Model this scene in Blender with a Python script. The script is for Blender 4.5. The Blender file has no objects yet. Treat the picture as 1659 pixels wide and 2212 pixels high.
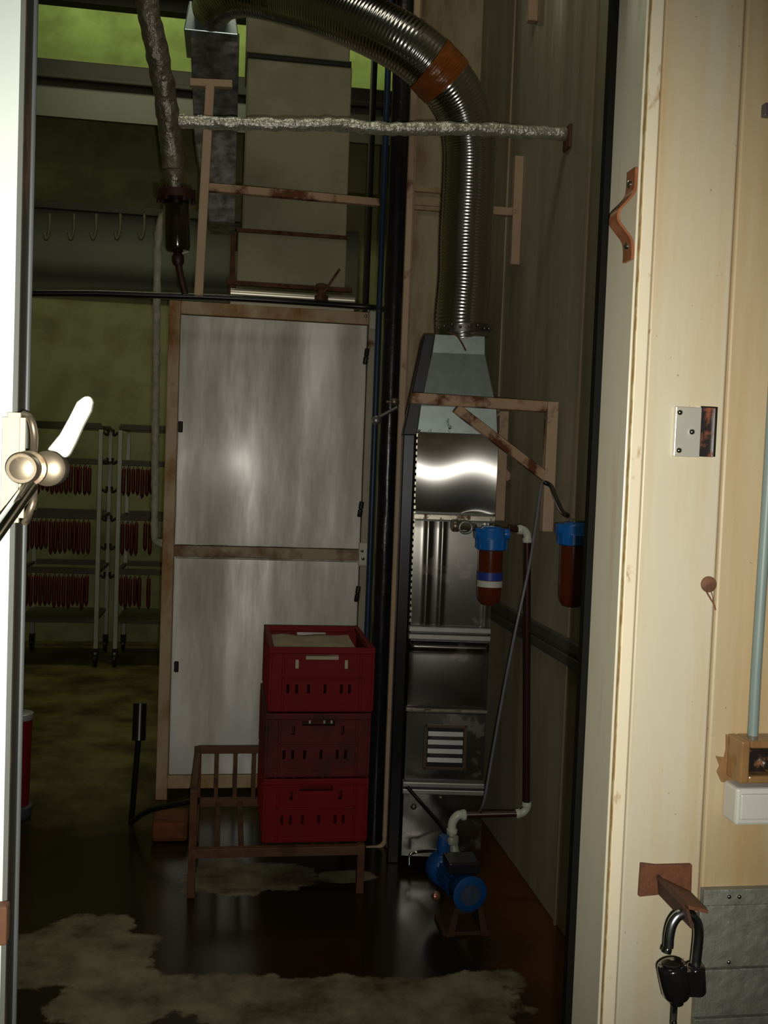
import bpy, bmesh, math, random
from mathutils import Vector, Matrix, noise
random.seed(7)
C = bpy.context.scene.collection
PI = math.pi
# ------------------------------------------------------------------ camera
F = 2200.0
YAW, PITCH, ROLL = math.radians(8.8), math.radians(-2.6), math.radians(2.15)
CAM = Vector((0, 0, 1.5))
fwd = Vector((math.sin(YAW)*math.cos(PITCH), math.cos(YAW)*math.cos(PITCH), math.sin(PITCH)))
rt0 = Vector((math.cos(YAW), -math.sin(YAW), 0)); up0 = rt0.cross(fwd)
RT = rt0*math.cos(ROLL)+up0*math.sin(ROLL); UP = -rt0*math.sin(ROLL)+up0*math.cos(ROLL)
cd = bpy.data.cameras.new('camera'); cam = bpy.data.objects.new('camera', cd); C.objects.link(cam)
m = Matrix((RT, UP, -fwd)).transposed().to_4x4(); m.translation = CAM; cam.matrix_world = m
cd.sensor_fit = 'VERTICAL'; cd.sensor_height = 36; cd.lens = 36*F/2212; cd.clip_start = .02
bpy.context.scene.camera = cam
# ------------------------------------------------------------------ world, lights, exposure
w = bpy.data.worlds.new('world'); bpy.context.scene.world = w; w.use_nodes = True
w.node_tree.nodes['Background'].inputs[0].default_value = (.8, .9, .55, 1)
w.node_tree.nodes['Background'].inputs[1].default_value = .02
vs = bpy.context.scene.view_settings
vs.view_transform = 'Standard'; vs.look = 'None'; vs.gamma = 1; vs.use_curve_mapping = False; vs.exposure = 0
def light(name, kind, loc, energy, col, look=None, **kw):
    l = bpy.data.lights.new(name, kind); l.energy = energy; l.color = col
    for k, v in kw.items(): setattr(l, k, v)
    o = bpy.data.objects.new(name, l); C.objects.link(o); o.location = loc
    if look is not None: o.rotation_euler = (Vector(look)-Vector(loc)).to_track_quat('-Z', 'Y').to_euler()
    return o
# the camera's own flash, just right of and below the lens
fl = CAM + Vector((.020, 0, -.026))
light('camera_flash', 'SPOT', fl, 64, (1, .955, .86), look=fl+Vector((.06, 1, -.04)), spot_size=math.radians(84), spot_blend=.9, shadow_soft_size=.006)
# weak greenish strip light of the hall
light('hall_strip_light', 'AREA', (.1, 7.85, 5.2), 11, (.72, 1, .36), look=(.1, 8.4, 4.4), shape='RECTANGLE', size=3.6, size_y=.25)
light('hall_fill_light', 'AREA', (-.6, 6.6, 4.7), 17, (.95, 1, .62), look=(-.6, 6.8, 0), shape='RECTANGLE', size=1.6, size_y=.4)  # added fill for the ambient level of the hall, no fixture
light('passage_fill_light', 'AREA', (.1, 2.3, 4.6), 7, (1, .93, .72), look=(.2, 3.4, 0), shape='RECTANGLE', size=1.2, size_y=.5)  # added warm fill to brighten the passage, no lamp seen there

# ------------------------------------------------------------------ pixel ray helpers (for measuring only: every thing gets its own depth)
def ray(px, py): return fwd*F + RT*(px-829.5) - UP*(py-1106)
def W(px, py, Y):
    d = ray(px, py); return CAM + d*((Y-CAM.y)/d.y)
def WX(px, py, X):
    d = ray(px, py); return CAM + d*((X-CAM.x)/d.x)
def WZ(px, py, Z):
    d = ray(px, py); return CAM + d*((Z-CAM.z)/d.z)
# ------------------------------------------------------------------ materials
def M(name, col, rough=.5, metal=0, var=.15, vs=6, rust=0, rs=5, rcol=(.20, .075, .022), bump=0, bs=40, stretch=(1, 1, 1), spec=.5, aniso=0, rsoft=.1, coat=0, trans=0, crough=.03, tanax=None, speck=False):
    mt = bpy.data.materials.new(name); mt.use_nodes = True
    nt = mt.node_tree; N = nt.nodes; L = nt.links; b = N['Principled BSDF']
    tc = N.new('ShaderNodeTexCoord'); mp = N.new('ShaderNodeMapping'); mp.inputs['Scale'].default_value = stretch
    L.new(tc.outputs['Object'], mp.inputs[0])
    n1 = N.new('ShaderNodeTexNoise'); n1.inputs['Scale'].default_value = vs; n1.inputs['Detail'].default_value = 6
    L.new(mp.outputs[0], n1.inputs['Vector'])
    mx = N.new('ShaderNodeMix'); mx.data_type = 'RGBA'
    mx.inputs[6].default_value = (*[c*(1-var*1.6) for c in col], 1); mx.inputs[7].default_value = (*[min(1, c*(1+var*1.6)) for c in col], 1)
    L.new(n1.outputs[0], mx.inputs[0]); out = mx.outputs[2]
    b.inputs['Roughness'].default_value = rough; b.inputs['Metallic'].default_value = metal
    b.inputs['Specular IOR Level'].default_value = spec
    b.inputs['Anisotropic'].default_value = aniso; b.inputs['Coat Weight'].default_value = coat
    b.inputs['Transmission Weight'].default_value = trans; b.inputs['Coat Roughness'].default_value = crough
    if tanax:
        tg = N.new('ShaderNodeTangent'); tg.direction_type = 'RADIAL'; tg.axis = tanax; L.new(tg.outputs[0], b.inputs['Tangent'])
    if rust > 0:
        n2 = N.new('ShaderNodeTexNoise'); n2.inputs['Scale'].default_value = rs; n2.inputs['Detail'].default_value = 9; n2.inputs['Roughness'].default_value = .62
        L.new(mp.outputs[0], n2.inputs['Vector'])
        mr = N.new('ShaderNodeMapRange'); t = .72-.42*rust
        mr.inputs[1].default_value = t-rsoft/2; mr.inputs[2].default_value = t+rsoft/2
        L.new(n2.outputs[0], mr.inputs[0])
        m2 = N.new('ShaderNodeMix'); m2.data_type = 'RGBA'; m2.inputs[7].default_value = (*rcol, 1)
        L.new(mr.outputs[0], m2.inputs[0]); L.new(out, m2.inputs[6]); out = m2.outputs[2]
        m3 = N.new('ShaderNodeMix'); m3.inputs[2].default_value = rough; m3.inputs[3].default_value = max(rough, .75)
        L.new(mr.outputs[0], m3.inputs[0]); L.new(m3.outputs[0], b.inputs['Roughness'])
        if metal:
            m4 = N.new('ShaderNodeMix'); m4.inputs[2].default_value = metal; m4.inputs[3].default_value = 0
            L.new(mr.outputs[0], m4.inputs[0]); L.new(m4.outputs[0], b.inputs['Metallic'])
    if speck:
        n5 = N.new('ShaderNodeTexNoise'); n5.inputs['Scale'].default_value = 150; n5.inputs['Detail'].default_value = 2; L.new(tc.outputs['Object'], n5.inputs['Vector'])
        n6 = N.new('ShaderNodeTexNoise'); n6.inputs['Scale'].default_value = 5; L.new(tc.outputs['Object'], n6.inputs['Vector'])
        ad = N.new('ShaderNodeMath'); ad.operation = 'MULTIPLY_ADD'; ad.inputs[1].default_value = .35; L.new(n6.outputs[0], ad.inputs[0]); L.new(n5.outputs[0], ad.inputs[2])
        m7 = N.new('ShaderNodeMapRange'); m7.inputs[1].default_value = .90; m7.inputs[2].default_value = .96; m7.inputs[4].default_value = .6; L.new(ad.outputs[0], m7.inputs[0])
        m8 = N.new('ShaderNodeMix'); m8.data_type = 'RGBA'; m8.inputs[7].default_value = (.25, .13, .04, 1); L.new(m7.outputs[0], m8.inputs[0]); L.new(out, m8.inputs[6]); out = m8.outputs[2]
    L.new(out, b.inputs['Base Color'])
    if bump:
        n3 = N.new('ShaderNodeTexNoise'); n3.inputs['Scale'].default_value = bs; n3.inputs['Detail'].default_value = 4
        L.new(mp.outputs[0], n3.inputs['Vector'])
        bp = N.new('ShaderNodeBump'); bp.inputs['Strength'].default_value = min(1, bump); bp.inputs['Distance'].default_value = .01*bump
        L.new(n3.outputs[0], bp.inputs['Height']); L.new(bp.outputs[0], b.inputs['Normal'])
    return mt
cream = M('cream_panel', (.56, .52, .39), .36, 0, .09, 2.2, .44, 2.2, (.47, .34, .17), stretch=(7, 7, .45), rsoft=.28, bump=.03, bs=5, speck=True)
cream2 = M('cream_panel_browned', (.50, .42, .27), .4, 0, .12, 2.2, .38, 2.0, (.42, .27, .11), stretch=(8, 8, .5), rsoft=.3, speck=True)
creamj = M('cream_trim', (.68, .61, .45), .4, 0, .06, 9, .16, 42, (.34, .19, .05), rsoft=.1, stretch=(1, 1, .5))
rustyedge = M('cream_edge_rusting', (.56, .46, .24), .5, 0, .1, 9, .50, 110, (.40, .26, .10), rsoft=.1, stretch=(1, 1, .4))
creamr = M('cream_reveal', (.60, .56, .42), .32, 0, .1, 3, .22, 4, (.42, .30, .15), stretch=(4, 4, .4), rsoft=.2)
wallr = M('dirty_sandwich_panel', (.52, .48, .36), .38, 0, .08, 3, .36, 2.0, (.30, .23, .14), stretch=(3, 3, .3), rsoft=.4)
stubm = M('cream_column_panel', (.62, .52, .33), .5, 0, .12, 3, .3, 5, (.35, .22, .1), stretch=(3, 3, .7), rsoft=.3)
olive = M('olive_tiled_wall', (.36, .36, .17), .5, 0, .1, 2, .25, 3, (.2, .18, .08), rsoft=.3)
greyp = M('grey_painted_panel', (.12, .12, .10), .5, 0, .12, 2)
darkb = M('dark_brown_steel', (.018, .012, .008), .6, 0, .3, 9)
darkm = M('dark_gap_lining', (.012, .011, .010), .6, 0, .2, 9)
tan = M('rusty_tan_paint', (.56, .36, .23), .5, 0, .1, 8, .46, 9, (.15, .045, .012), rsoft=.1)
tan2 = M('clean_tan_paint', (.60, .42, .28), .5, 0, .1, 8, .22, 7, (.16, .05, .015))
tanl = M('yellow_tan_frame', (.66, .50, .30), .5, 0, .12, 6, .46, 6, (.36, .15, .03), rsoft=.22, stretch=(1, 1, .6))
rustm = M('heavy_rust', (.15, .055, .022), .75, .1, .35, 25, .4, 30, (.10, .035, .016), bump=.5, bs=90)
rustb = M('brown_rust', (.16, .07, .035), .8, 0, .3, 15, .4, 20, (.08, .03, .015), bump=.3)
alu = M('brushed_aluminium', (.80, .79, .75), .46, .85, .07, 2.0, .22, 1.6, (.50, .45, .36), stretch=(3.2, 3.2, .5), rsoft=.5, coat=.30, crough=.17, aniso=.35, tanax='X')
alu2 = M('dull_aluminium', (.60, .58, .52), .5, .65, .12, 2.2, .3, 2.2, (.40, .33, .22), stretch=(6, 6, .5), rsoft=.3)
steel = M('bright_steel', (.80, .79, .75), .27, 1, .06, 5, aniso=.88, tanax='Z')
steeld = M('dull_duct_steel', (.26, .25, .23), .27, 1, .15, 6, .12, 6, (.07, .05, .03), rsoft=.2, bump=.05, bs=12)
galv = M('galvanised_zinc', (.30, .355, .335), .44, .85, .14, 28, .16, 22, (.30, .38, .35), rsoft=.12)
galvd = M('old_galvanised_zinc', (.24, .24, .22), .5, .5, .35, 18, .5, 14, (.09, .08, .065), rsoft=.18, stretch=(1, 1, 1.6))
spiralm = M('ribbed_duct_metal', (.44, .44, .44), .19, 1, .06, 30)
tape = M('brown_packing_tape', (.30, .085, .015), .28, 0, .3, 22, bump=.5, bs=45)
foil = M('aluminium_foil_wrap', (.74, .74, .64), .32, .7, .15, 30, bump=.8, bs=75)
foild = M('dull_foil_wrap', (.28, .25, .20), .42, .7, .3, 30, .3, 18, (.12, .09, .06), bump=1.0, bs=38)
whitef = M('white_lagging', (.50, .48, .38), .6, 0, .3, 30, bump=.8, bs=40)
blackr = M('black_rubber', (.012, .012, .013), .30, 0, .2, 20, bump=.1, bs=30)
blackp = M('black_pipe_lagging', (.016, .015, .018), .26, 0, .3, 20, .1, 30, (.10, .04, .015), bump=.35, bs=25)
bluep = M('blue_pipe_paint', (.02, .05, .10), .4, 0, .15, 20)
bluef = M('bright_blue_plastic', (.010, .16, .56), .30, 0, .1, 20)
bluem = M('blue_motor_paint', (.008, .08, .28), .35, 0, .15, 20, .1, 20)
amber = M('amber_filter_bowl', (.13, .022, .006), .2, 0, .15, 10, coat=.5)
dkglass = M('dark_brown_glass', (.014, .008, .005), .14, 0, .1, 10, coat=1, crough=.07)
dred = M('dark_red_paint', (.035, .008, .006), .5, 0, .2, 20)
brownp = M('brown_plastic_pipe', (.045, .014, .010), .35, 0, .15, 20)
whitep = M('white_plastic_fitting', (.70, .74, .62), .3, 0, .06, 20)
crated = M('red_crate_plastic', (.22, .006, .009), .6, 0, .16, 9, spec=.25)
crated2 = M('darker_red_crate_plastic', (.13, .005, .007), .65, 0, .3, 9, .35, 8, (.04, .012, .008), rsoft=.2)
lard = M('cream_paper_sheet', (.62, .54, .36), .6, 0, .1, 14, bump=.1)
saus = M('dark_red_sausage', (.11, .010, .014), .4, 0, .3, 30)
railm = M('steel_rack_tube', (.48, .48, .42), .4, .3, .15, 10)
railw = M('dark_rack_shelf', (.10, .085, .06), .5, .2, .15, 10)
greyw = M('conduit_grey_green', (.19, .25, .235), .45, 0, .08, 20)
whitebox = M('white_plastic_box', (.55, .55, .50), .32, 0, .05, 10)
browntape = M('glossy_brown_tape', (.24, .135, .055), .18, 0, .3, 40, bump=.5, bs=60)
chrome = M('chrome', (.80, .80, .80), .12, 1, .05, 10)
brass = M('worn_brass_steel', (.24, .20, .14), .38, .75, .2, 30, .25, 25, (.3, .16, .05))
leafm = M('white_door_skin', (.86, .96, .88), .3, .1, .05, 6, bump=.35, bs=9, stretch=(1, 1, .7))
leafe = M('dark_door_edge', (.035, .031, .022), .5, 0, .35, 16, .3, 12, (.12, .06, .03), stretch=(1, 1, .4))
gasket = M('grey_gasket', (.09, .10, .10), .45, 0, .2, 10)
blackl = M('black_padlock_enamel', (.010, .009, .009), .16, 0, .3, 30, coat=.8)
checkm = M('grey_plate', (.27, .28, .24), .5, .4, .25, 60, .25, 40, (.17, .155, .12), bump=.6, bs=70, rsoft=.2)
bluel = M('blue_label', (.03, .06, .35), .4); whitel = M('white_label', (.7, .68, .6), .5)
orange = M('rust_orange_block', (.20, .06, .015), .8, 0, .35, 12, .3, 9, (.08, .03, .015))
redb = M('red_bin_plastic', (.24, .008, .022), .35, 0, .1, 9)

def floor_material():
    mt = bpy.data.materials.new('wet_concrete'); mt.use_nodes = True; nt = mt.node_tree; N = nt.nodes; L = nt.links; b = N['Principled BSDF']
    geo = N.new('ShaderNodeNewGeometry'); sep = N.new('ShaderNodeSeparateXYZ'); L.new(geo.outputs['Position'], sep.inputs[0])
    def math_(op, a, bb=None, c=None):
        n = N.new('ShaderNodeMath'); n.operation = op
        for i, v in enumerate((a, bb, c)):
            if v is None: continue
            if isinstance(v, (int, float)): n.inputs[i].default_value = v
            else: L.new(v, n.inputs[i])
        return n.outputs[0]
    def noise_(s, d=6, r=.6, vec=None):
        n = N.new('ShaderNodeTexNoise'); n.inputs['Scale'].default_value = s; n.inputs['Detail'].default_value = d; n.inputs['Roughness'].default_value = r
        L.new(vec or geo.outputs['Position'], n.inputs['Vector']); return n.outputs[0]
    wob = math_('SUBTRACT', noise_(3.2, 8, .62), .5)
    # dry pale patches: ellipses (cx, cy, rx, ry) with a ragged edge
    mask = None
    for cx, cy, rx, ry in DRY:
        dx = math_('DIVIDE', math_('SUBTRACT', sep.outputs[0], cx), rx); dy = math_('DIVIDE', math_('SUBTRACT', sep.outputs[1], cy), ry)
        d = math_('SQRT', math_('ADD', math_('MULTIPLY', dx, dx), math_('MULTIPLY', dy, dy)))
        e = math_('SUBTRACT', 1.0, d)
        mask = e if mask is None else math_('MAXIMUM', mask, e)
    mask = math_('ADD', mask, math_('MULTIPLY', wob, 2.6))
    mr = N.new('ShaderNodeMapRange'); mr.inputs[1].default_value = -.03; mr.inputs[2].default_value = .09; L.new(mask, mr.inputs[0]); dry = mr.outputs[0]
    def mix(a, bcol, f):
        n = N.new('ShaderNodeMix'); n.data_type = 'RGBA'; L.new(f, n.inputs[0])
        for i, v in ((6, a), (7, bcol)):
            if isinstance(v, tuple): n.inputs[i].default_value = (*v, 1)
            else: L.new(v, n.inputs[i])
        return n.outputs[2]
    pn = N.new('ShaderNodeMapRange'); pn.inputs[1].default_value = .35; pn.inputs[2].default_value = .62; L.new(noise_(4.5, 9, .7), pn.inputs[0])
    pale = mix((.085, .06, .025), (.34, .31, .20), pn.outputs[0])
    wet = mix((.010, .007, .003), (.040, .027, .010), noise_(2.4, 6))
    # farther floor is damp olive concrete
    far = N.new('ShaderNodeMapRange'); far.inputs[1].default_value = 4.1; far.inputs[2].default_value = 4.6
    L.new(math_('ADD', sep.outputs[1], math_('MULTIPLY', wob, .8)), far.inputs[0])
    on = N.new('ShaderNodeMapRange'); on.inputs[1].default_value = .38; on.inputs[2].default_value = .62; L.new(noise_(2.4, 8, .65), on.inputs[0])
    oliv = mix((.05, .036, .010), (.22, .175, .06), on.outputs[0])
    wet2 = mix(wet, oliv, far.outputs[0])
    # red brown sludge along the right wall
    rw = N.new('ShaderNodeMapRange'); rw.inputs[1].default_value = .80; rw.inputs[2].default_value = 1.02
    L.new(math_('ADD', sep.outputs[0], math_('MULTIPLY', wob, .35)), rw.inputs[0])
    wet3 = mix(wet2, (.13, .045, .012), rw.outputs[0])
    L.new(mix(wet3, pale, dry), b.inputs['Base Color'])
    rg = N.new('ShaderNodeMix'); L.new(dry, rg.inputs[0]); b.inputs['Specular IOR Level'].default_value = .32; rg.inputs[2].default_value = .20; rg.inputs[3].default_value = .55
    rg2 = N.new('ShaderNodeMix'); L.new(far.outputs[0], rg2.inputs[0]); L.new(rg.outputs[0], rg2.inputs[2]); rg2.inputs[3].default_value = .5
    L.new(rg2.outputs[0], b.inputs['Roughness'])
    bp = N.new('ShaderNodeBump'); bp.inputs['Distance'].default_value = .006
    L.new(math_('ADD', math_('MULTIPLY', dry, .35), .015), bp.inputs['Strength']); L.new(noise_(14, 4), bp.inputs['Height']); L.new(bp.outputs[0], b.inputs['Normal'])
    return mt
def PF(px, py): return WZ(px, py, 0)
DRY = []
for px, py, rpx, ry in ((520, 1895, 130, .15), (170, 2060, 165, .22), (640, 2175, 260, .16), (960, 2165, 200, .15), (760, 1893, 60, .05), (300, 2170, 190, .12)):
    p = PF(px, py); DRY.append((p.x, p.y, rpx*p.y/F*1.1, ry*1.15))

# ------------------------------------------------------------------ mesh helpers
ORG = {}
def finish(name, bm, mat, parent=None, smooth=False, bevel=0, origin=None, solid=0, subsurf=0):
    bmesh.ops.recalc_face_normals(bm, faces=bm.faces) if not solid else None
    if parent is not None: org = ORG[parent.name]
    elif origin is not None: org = Vector(origin)
    else:
        xs = [v.co for v in bm.verts]
        org = Vector(((min(v.x for v in xs)+max(v.x for v in xs))/2, (min(v.y for v in xs)+max(v.y for v in xs))/2, min(v.z for v in xs)))
    bmesh.ops.translate(bm, verts=bm.verts, vec=-org)
    me = bpy.data.meshes.new(name); bm.to_mesh(me); bm.free(); me.materials.append(mat)
    if smooth:
        for p in me.polygons: p.use_smooth = True
    o = bpy.data.objects.new(name, me); C.objects.link(o)
    if parent is not None: o.parent = parent
    else: o.location = org
    ORG[o.name] = org
    if solid:
        md = o.modifiers.new('solid', 'SOLIDIFY'); md.thickness = solid; md.offset = 0
    if bevel:
        md = o.modifiers.new('bevel', 'BEVEL'); md.width = bevel; md.segments = 2; md.limit_method = 'ANGLE'
    if smooth and not subsurf:
        try:
            md = o.modifiers.new('edges', 'EDGE_SPLIT'); md.split_angle = math.radians(50)
        except Exception: pass
    return o
def tag(o, label, cat, group=None, kind=None):
    o['label'] = label; o['category'] = cat
    if group: o['group'] = group
    if kind: o['kind'] = kind
    return o
def thing(name, label, cat, loc, group=None):
    o = bpy.data.objects.new(name, None); C.objects.link(o); o.location = loc; o.empty_display_size = .05
    ORG[o.name] = Vector(loc); tag(o, label, cat, group); return o
def struct(o, label=None):
    o['kind'] = 'structure'
    if label: o['label'] = label
    return o
def B(): return bmesh.new()
def box(bm, x0, x1, y0, y1, z0, z1, rot=None, piv=None):
    r = bmesh.ops.create_cube(bm, size=1)['verts']
    bmesh.ops.scale(bm, verts=r, vec=(x1-x0, y1-y0, z1-z0)); bmesh.ops.translate(bm, verts=r, vec=((x0+x1)/2, (y0+y1)/2, (z0+z1)/2))
    if rot is not None: bmesh.ops.rotate(bm, verts=r, cent=piv or Vector(((x0+x1)/2, (y0+y1)/2, (z0+z1)/2)), matrix=rot)
    return r
def pbox(bm, x0, y0, x1, y1, Y, depth):
    """box whose front face lies at depth Y and covers the measured area"""
    my, mx = (y0+y1)/2, (x0+x1)/2
    return box(bm, W(x0, my, Y).x, W(x1, my, Y).x, Y, Y+depth, W(mx, y1, Y).z, W(mx, y0, Y).z)
def bar(bm, a, b, w, h=None):
    """square bar between two points"""
    h = h or w; a = Vector(a); b = Vector(b); d = b-a; L = d.length
    q = d.to_track_quat('Z', 'Y').to_matrix()
    r = bmesh.ops.create_cube(bm, size=1)['verts']; bmesh.ops.scale(bm, verts=r, vec=(w, h, L))
    bmesh.ops.rotate(bm, verts=r, cent=(0, 0, 0), matrix=q); bmesh.ops.translate(bm, verts=r, vec=(a+b)/2); return r
def catmull(P, n=8):
    P = [Vector(p) for p in P]
    if len(P) < 3: return P
    Q = [P[0]*2-P[1]]+P+[P[-1]*2-P[-2]]; out = []
    for i in range(1, len(Q)-2):
        for k in range(n):
            t = k/n; a, b, c, d = Q[i-1], Q[i], Q[i+1], Q[i+2]
            out.append(.5*((2*b)+(c-a)*t+(2*a-5*b+4*c-d)*t*t+(3*b-a-3*c+d)*t**3))
    out.append(P[-1]); return out
def tube(bm, P, r, seg=16, rf=None, cap=True, jit=0):
    P = [Vector(p) for p in P]; n = len(P); rings = []; nrm = None; s = 0
    for i, p in enumerate(P):
        t = (P[min(i+1, n-1)]-P[max(i-1, 0)]).normalized()
        if nrm is None: nrm = t.orthogonal().normalized()
        nrm = (nrm-t*nrm.dot(t)).normalized(); bn = t.cross(nrm)
        if i: s += (p-P[i-1]).length
        rr = r if rf is None else rf(s, i)
        ring = []
        for k in range(seg):
            a = 2*PI*k/seg; q = rr
            d = nrm*math.cos(a)+bn*math.sin(a)
            if jit: q += jit*noise.noise((p+d*rr)*38)
            ring.append(bm.verts.new(p+d*q))
        rings.append(ring)
    for i in range(n-1):
        for k in range(seg): bm.faces.new((rings[i][k], rings[i][(k+1) % seg], rings[i+1][(k+1) % seg], rings[i+1][k]))
    if cap: bm.faces.new(rings[0][::-1]); bm.faces.new(rings[-1])
def resample(P, step):
    out = [P[0]]; acc = 0
    for i in range(1, len(P)):
        a, b = P[i-1], P[i]; L = (b-a).length; d = step-acc
        while d <= L: out.append(a.lerp(b, d/L)); d += step
        acc = L-(d-step)
    out.append(P[-1]); return out
def lathe(bm, prof, c, axis=(0, 0, 1), seg=28):
    """profile of (radius, height) pairs turned about an axis through c"""
    q = Vector(axis).to_track_quat('Z', 'Y').to_matrix(); c = Vector(c); rings = []
    for r, h in prof:
        rings.append([bm.verts.new(c+q@Vector((r*math.cos(2*PI*k/seg), r*math.sin(2*PI*k/seg), h))) for k in range(seg)])
    for i in range(len(rings)-1):
        for k in range(seg): bm.faces.new((rings[i][k], rings[i][(k+1) % seg], rings[i+1][(k+1) % seg], rings[i+1][k]))
    bm.faces.new(rings[0][::-1]); bm.faces.new(rings[-1])
def prism(bm, pts, d):
    """closed polygon of 3-D points pushed along d"""
    a = [bm.verts.new(Vector(p)) for p in pts]; b = [bm.verts.new(Vector(p)+Vector(d)) for p in pts]; n = len(a)
    bm.faces.new(a); bm.faces.new(b[::-1])
    for i in range(n): bm.faces.new((a[i], b[i], b[(i+1) % n], a[(i+1) % n]))
def sheet(bm, x0, x1, z0, z1, Y, f, nx=24, nz=40, th=.012):
    """front face at depth Y, bowed towards the viewer by f(u,v), closed at the back"""
    g = [[bm.verts.new((x0+(x1-x0)*i/nx, Y-f(i/nx, j/nz), z0+(z1-z0)*j/nz)) for i in range(nx+1)] for j in range(nz+1)]
    for j in range(nz):
        for i in range(nx): bm.faces.new((g[j][i], g[j][i+1], g[j+1][i+1], g[j+1][i]))
    b = [bm.verts.new((x, Y+th, z)) for x, z in ((x0, z0), (x1, z0), (x1, z1), (x0, z1))]
    bm.faces.new(b[::-1])
    bm.faces.new([g[0][i] for i in range(nx+1)][::-1]+[b[0], b[1]]); bm.faces.new([g[nz][i] for i in range(nx+1)]+[b[2], b[3]])
    bm.faces.new([g[j][0] for j in range(nz+1)]+[b[3], b[0]]); bm.faces.new([g[j][nx] for j in range(nz+1)][::-1]+[b[1], b[2]])
def copy_tree(o, parent=None):
    c = o.copy(); C.objects.link(c)
    if parent is not None: c.parent = parent
    ORG[c.name] = ORG[o.name]
    for ch in list(o.children): copy_tree(ch, c)
    return c

# ================================================================== STRUCTURE
bm = B(); box(bm, -3, 3, -1.2, 9, -.1, 0); struct(finish('floor', bm, floor_material(), origin=(0, 0, 0)))
bm = B(); box(bm, -2.4, 2.8, 1.1, 8.6, 5.6, 5.7); struct(finish('ceiling', bm, greyp))
bm = B(); box(bm, -2.4, 2.8, 8.4, 8.5, 0, 5.6); struct(finish('wall_back', bm, olive))
bm = B(); box(bm, -2.4, -2.3, 1.1, 8.4, 0, 5.6); struct(finish('wall_left', bm, olive))
bm = B(); box(bm, 2.7, 2.8, 4.9, 8.4, 0, 5.6); struct(finish('wall_rear_right', bm, olive))
# right wall of standing sandwich panels with seams
XR = 1.12
bm = B(); YA_, YB_ = WX(1268, 500, XR).y, WX(1097, 400, XR).y
ys = [1.08, 2.1, YA_, YB_, 4.78]
for a, b in zip(ys, ys[1:]): box(bm, XR, XR+.08, a+.004, b-.004, 0, 5.6)
box(bm, XR+.012, XR+.08, 1.08, 4.78, 0, 5.6)
struct(finish('wall_right', bm, wallr, bevel=.006))
bm = B()
for yy in ys[1:4]:
    box(bm, XR-.006, XR+.004, yy-.008, yy+.008, 0, 5.6)
struct(finish('trim_1', bm, M('panel_seam_strip', (.48, .38, .26), .45, 0, .1)))
# protective double rail on the right wall
z1 = WX(1200, 1362, XR).z; z0 = z1-.085
bm = B(); box(bm, XR-.022, XR, 1.2, 4.7, z0, z0+.036); box(bm, XR-.022, XR, 1.2, 4.7, z0+.048, z1); box(bm, XR-.010, XR, 1.2, 4.7, z0, z1)
struct(finish('trim_2', bm, M('grey_rubber_rail', (.16, .15, .13), .4, .2, .15), bevel=.004))
# return panel behind the duct
xs = W(893, 330, 4.75).x
bm = B(); box(bm, xs, 2.8, 4.78, 4.88, 0, 5.6); struct(finish('wall_return', bm, stubm, bevel=.004))
bm = B(); box(bm, xs-.022, xs+.006, 4.70, 4.90, 0, 5.6); struct(finish('trim_3', bm, tan2, bevel=.003))
bm = B()
for y, h in ((404, 12), (432, 16), (445, 9)):
    z = W(920, y, 4.72).z; box(bm, xs+.004, XR, 4.755, 4.785, z-h*.001, z+h*.001)
struct(finish('trim_4', bm, tanl))
# front wall with the doorway
YF = 1.0
XJ = W(1371, 700, YF).x; XS = W(1399, 700, YF).x; XP = W(1577, 700, YF).x
print('XJ', XJ, 'XS', XS, 'XP', XP)
bm = B(); box(bm, XS+.0035, XP-.0008, YF+.002, YF+.08, 0, 3.2); struct(finish('wall_front', bm, cream, bevel=.002))
bm = B(); box(bm, XP+.0006, 1.9, YF+.0, YF+.08, 0, 3.2); struct(finish('wall_front_side', bm, cream2, bevel=.003))
bm = B(); box(bm, XJ+.003, XS+.004, YF+.012, YF+.08, 0, 3.2); box(bm, XP-.002, XP+.002, YF+.006, YF+.09, 0, 3.2); struct(finish('trim_5', bm, rustb))
bm = B(); box(bm, XJ, XS, YF-.004, YF+.03, 0, 2.5); struct(finish('trim_6', bm, creamj, bevel=.0015))
bm = B(); box(bm, XJ-.0005, XJ+.0006, YF-.0044, YF+.001, 0, 2.5); struct(finish('trim_12', bm, rustyedge))
bm = B(); box(bm, XJ-.0095, XJ+.006, YF+.082, YF+.094, 0, 2.5); struct(finish('trim_13_shadow_strip', bm, M('black_shadow_strip', (.004, .004, .003), .7, 0, .1, spec=.1)))  # near-black strip standing in for the flash shadow beside the jamb
bm = B(); box(bm, XJ-.002, XJ+.006, YF+.004, YF+.082, 0, 2.5); struct(finish('trim_7', bm, creamr, bevel=.001))
bm = B(); box(bm, -2.4, XJ+.006, YF+.004, YF+.08, 2.5, 3.2); struct(finish('wall_header', bm, cream))
bm = B(); box(bm, -2.4, -.62, YF+.004, YF+.08, 0, 2.5); struct(finish('wall_front_left', bm, cream))
# high beams of the hall; lower one deepened to shade the wall beneath
bm = B(); zb1 = W(240, 138, 7.6).z; zb0 = W(240, 176, 7.6).z
box(bm, -2.3, 2.7, 7.6, 8.4, zb0, zb1); box(bm, -2.3, 2.7, 7.55, 7.6, zb0-.03, zb0+.01)
struct(finish('trim_8', bm, darkb, bevel=.01))
bm = B(); z = W(240, 12, 7.5).z; box(bm, -2.3, 2.7, 7.5, 7.6, z, z+.35); struct(finish('trim_9', bm, darkb))
bm = B(); box(bm, -2.3, 2.7, 7.62, 7.66, W(240, 262, 7.62).z, zb0-.01); struct(finish('trim_10', bm, greyp))
bm = B(); box(bm, -2.3, 1.0, 8.36, 8.4, W(240, 640, 8.36).z, W(240, 462, 8.36).z); struct(finish('trim_11', bm, greyp))

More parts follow.
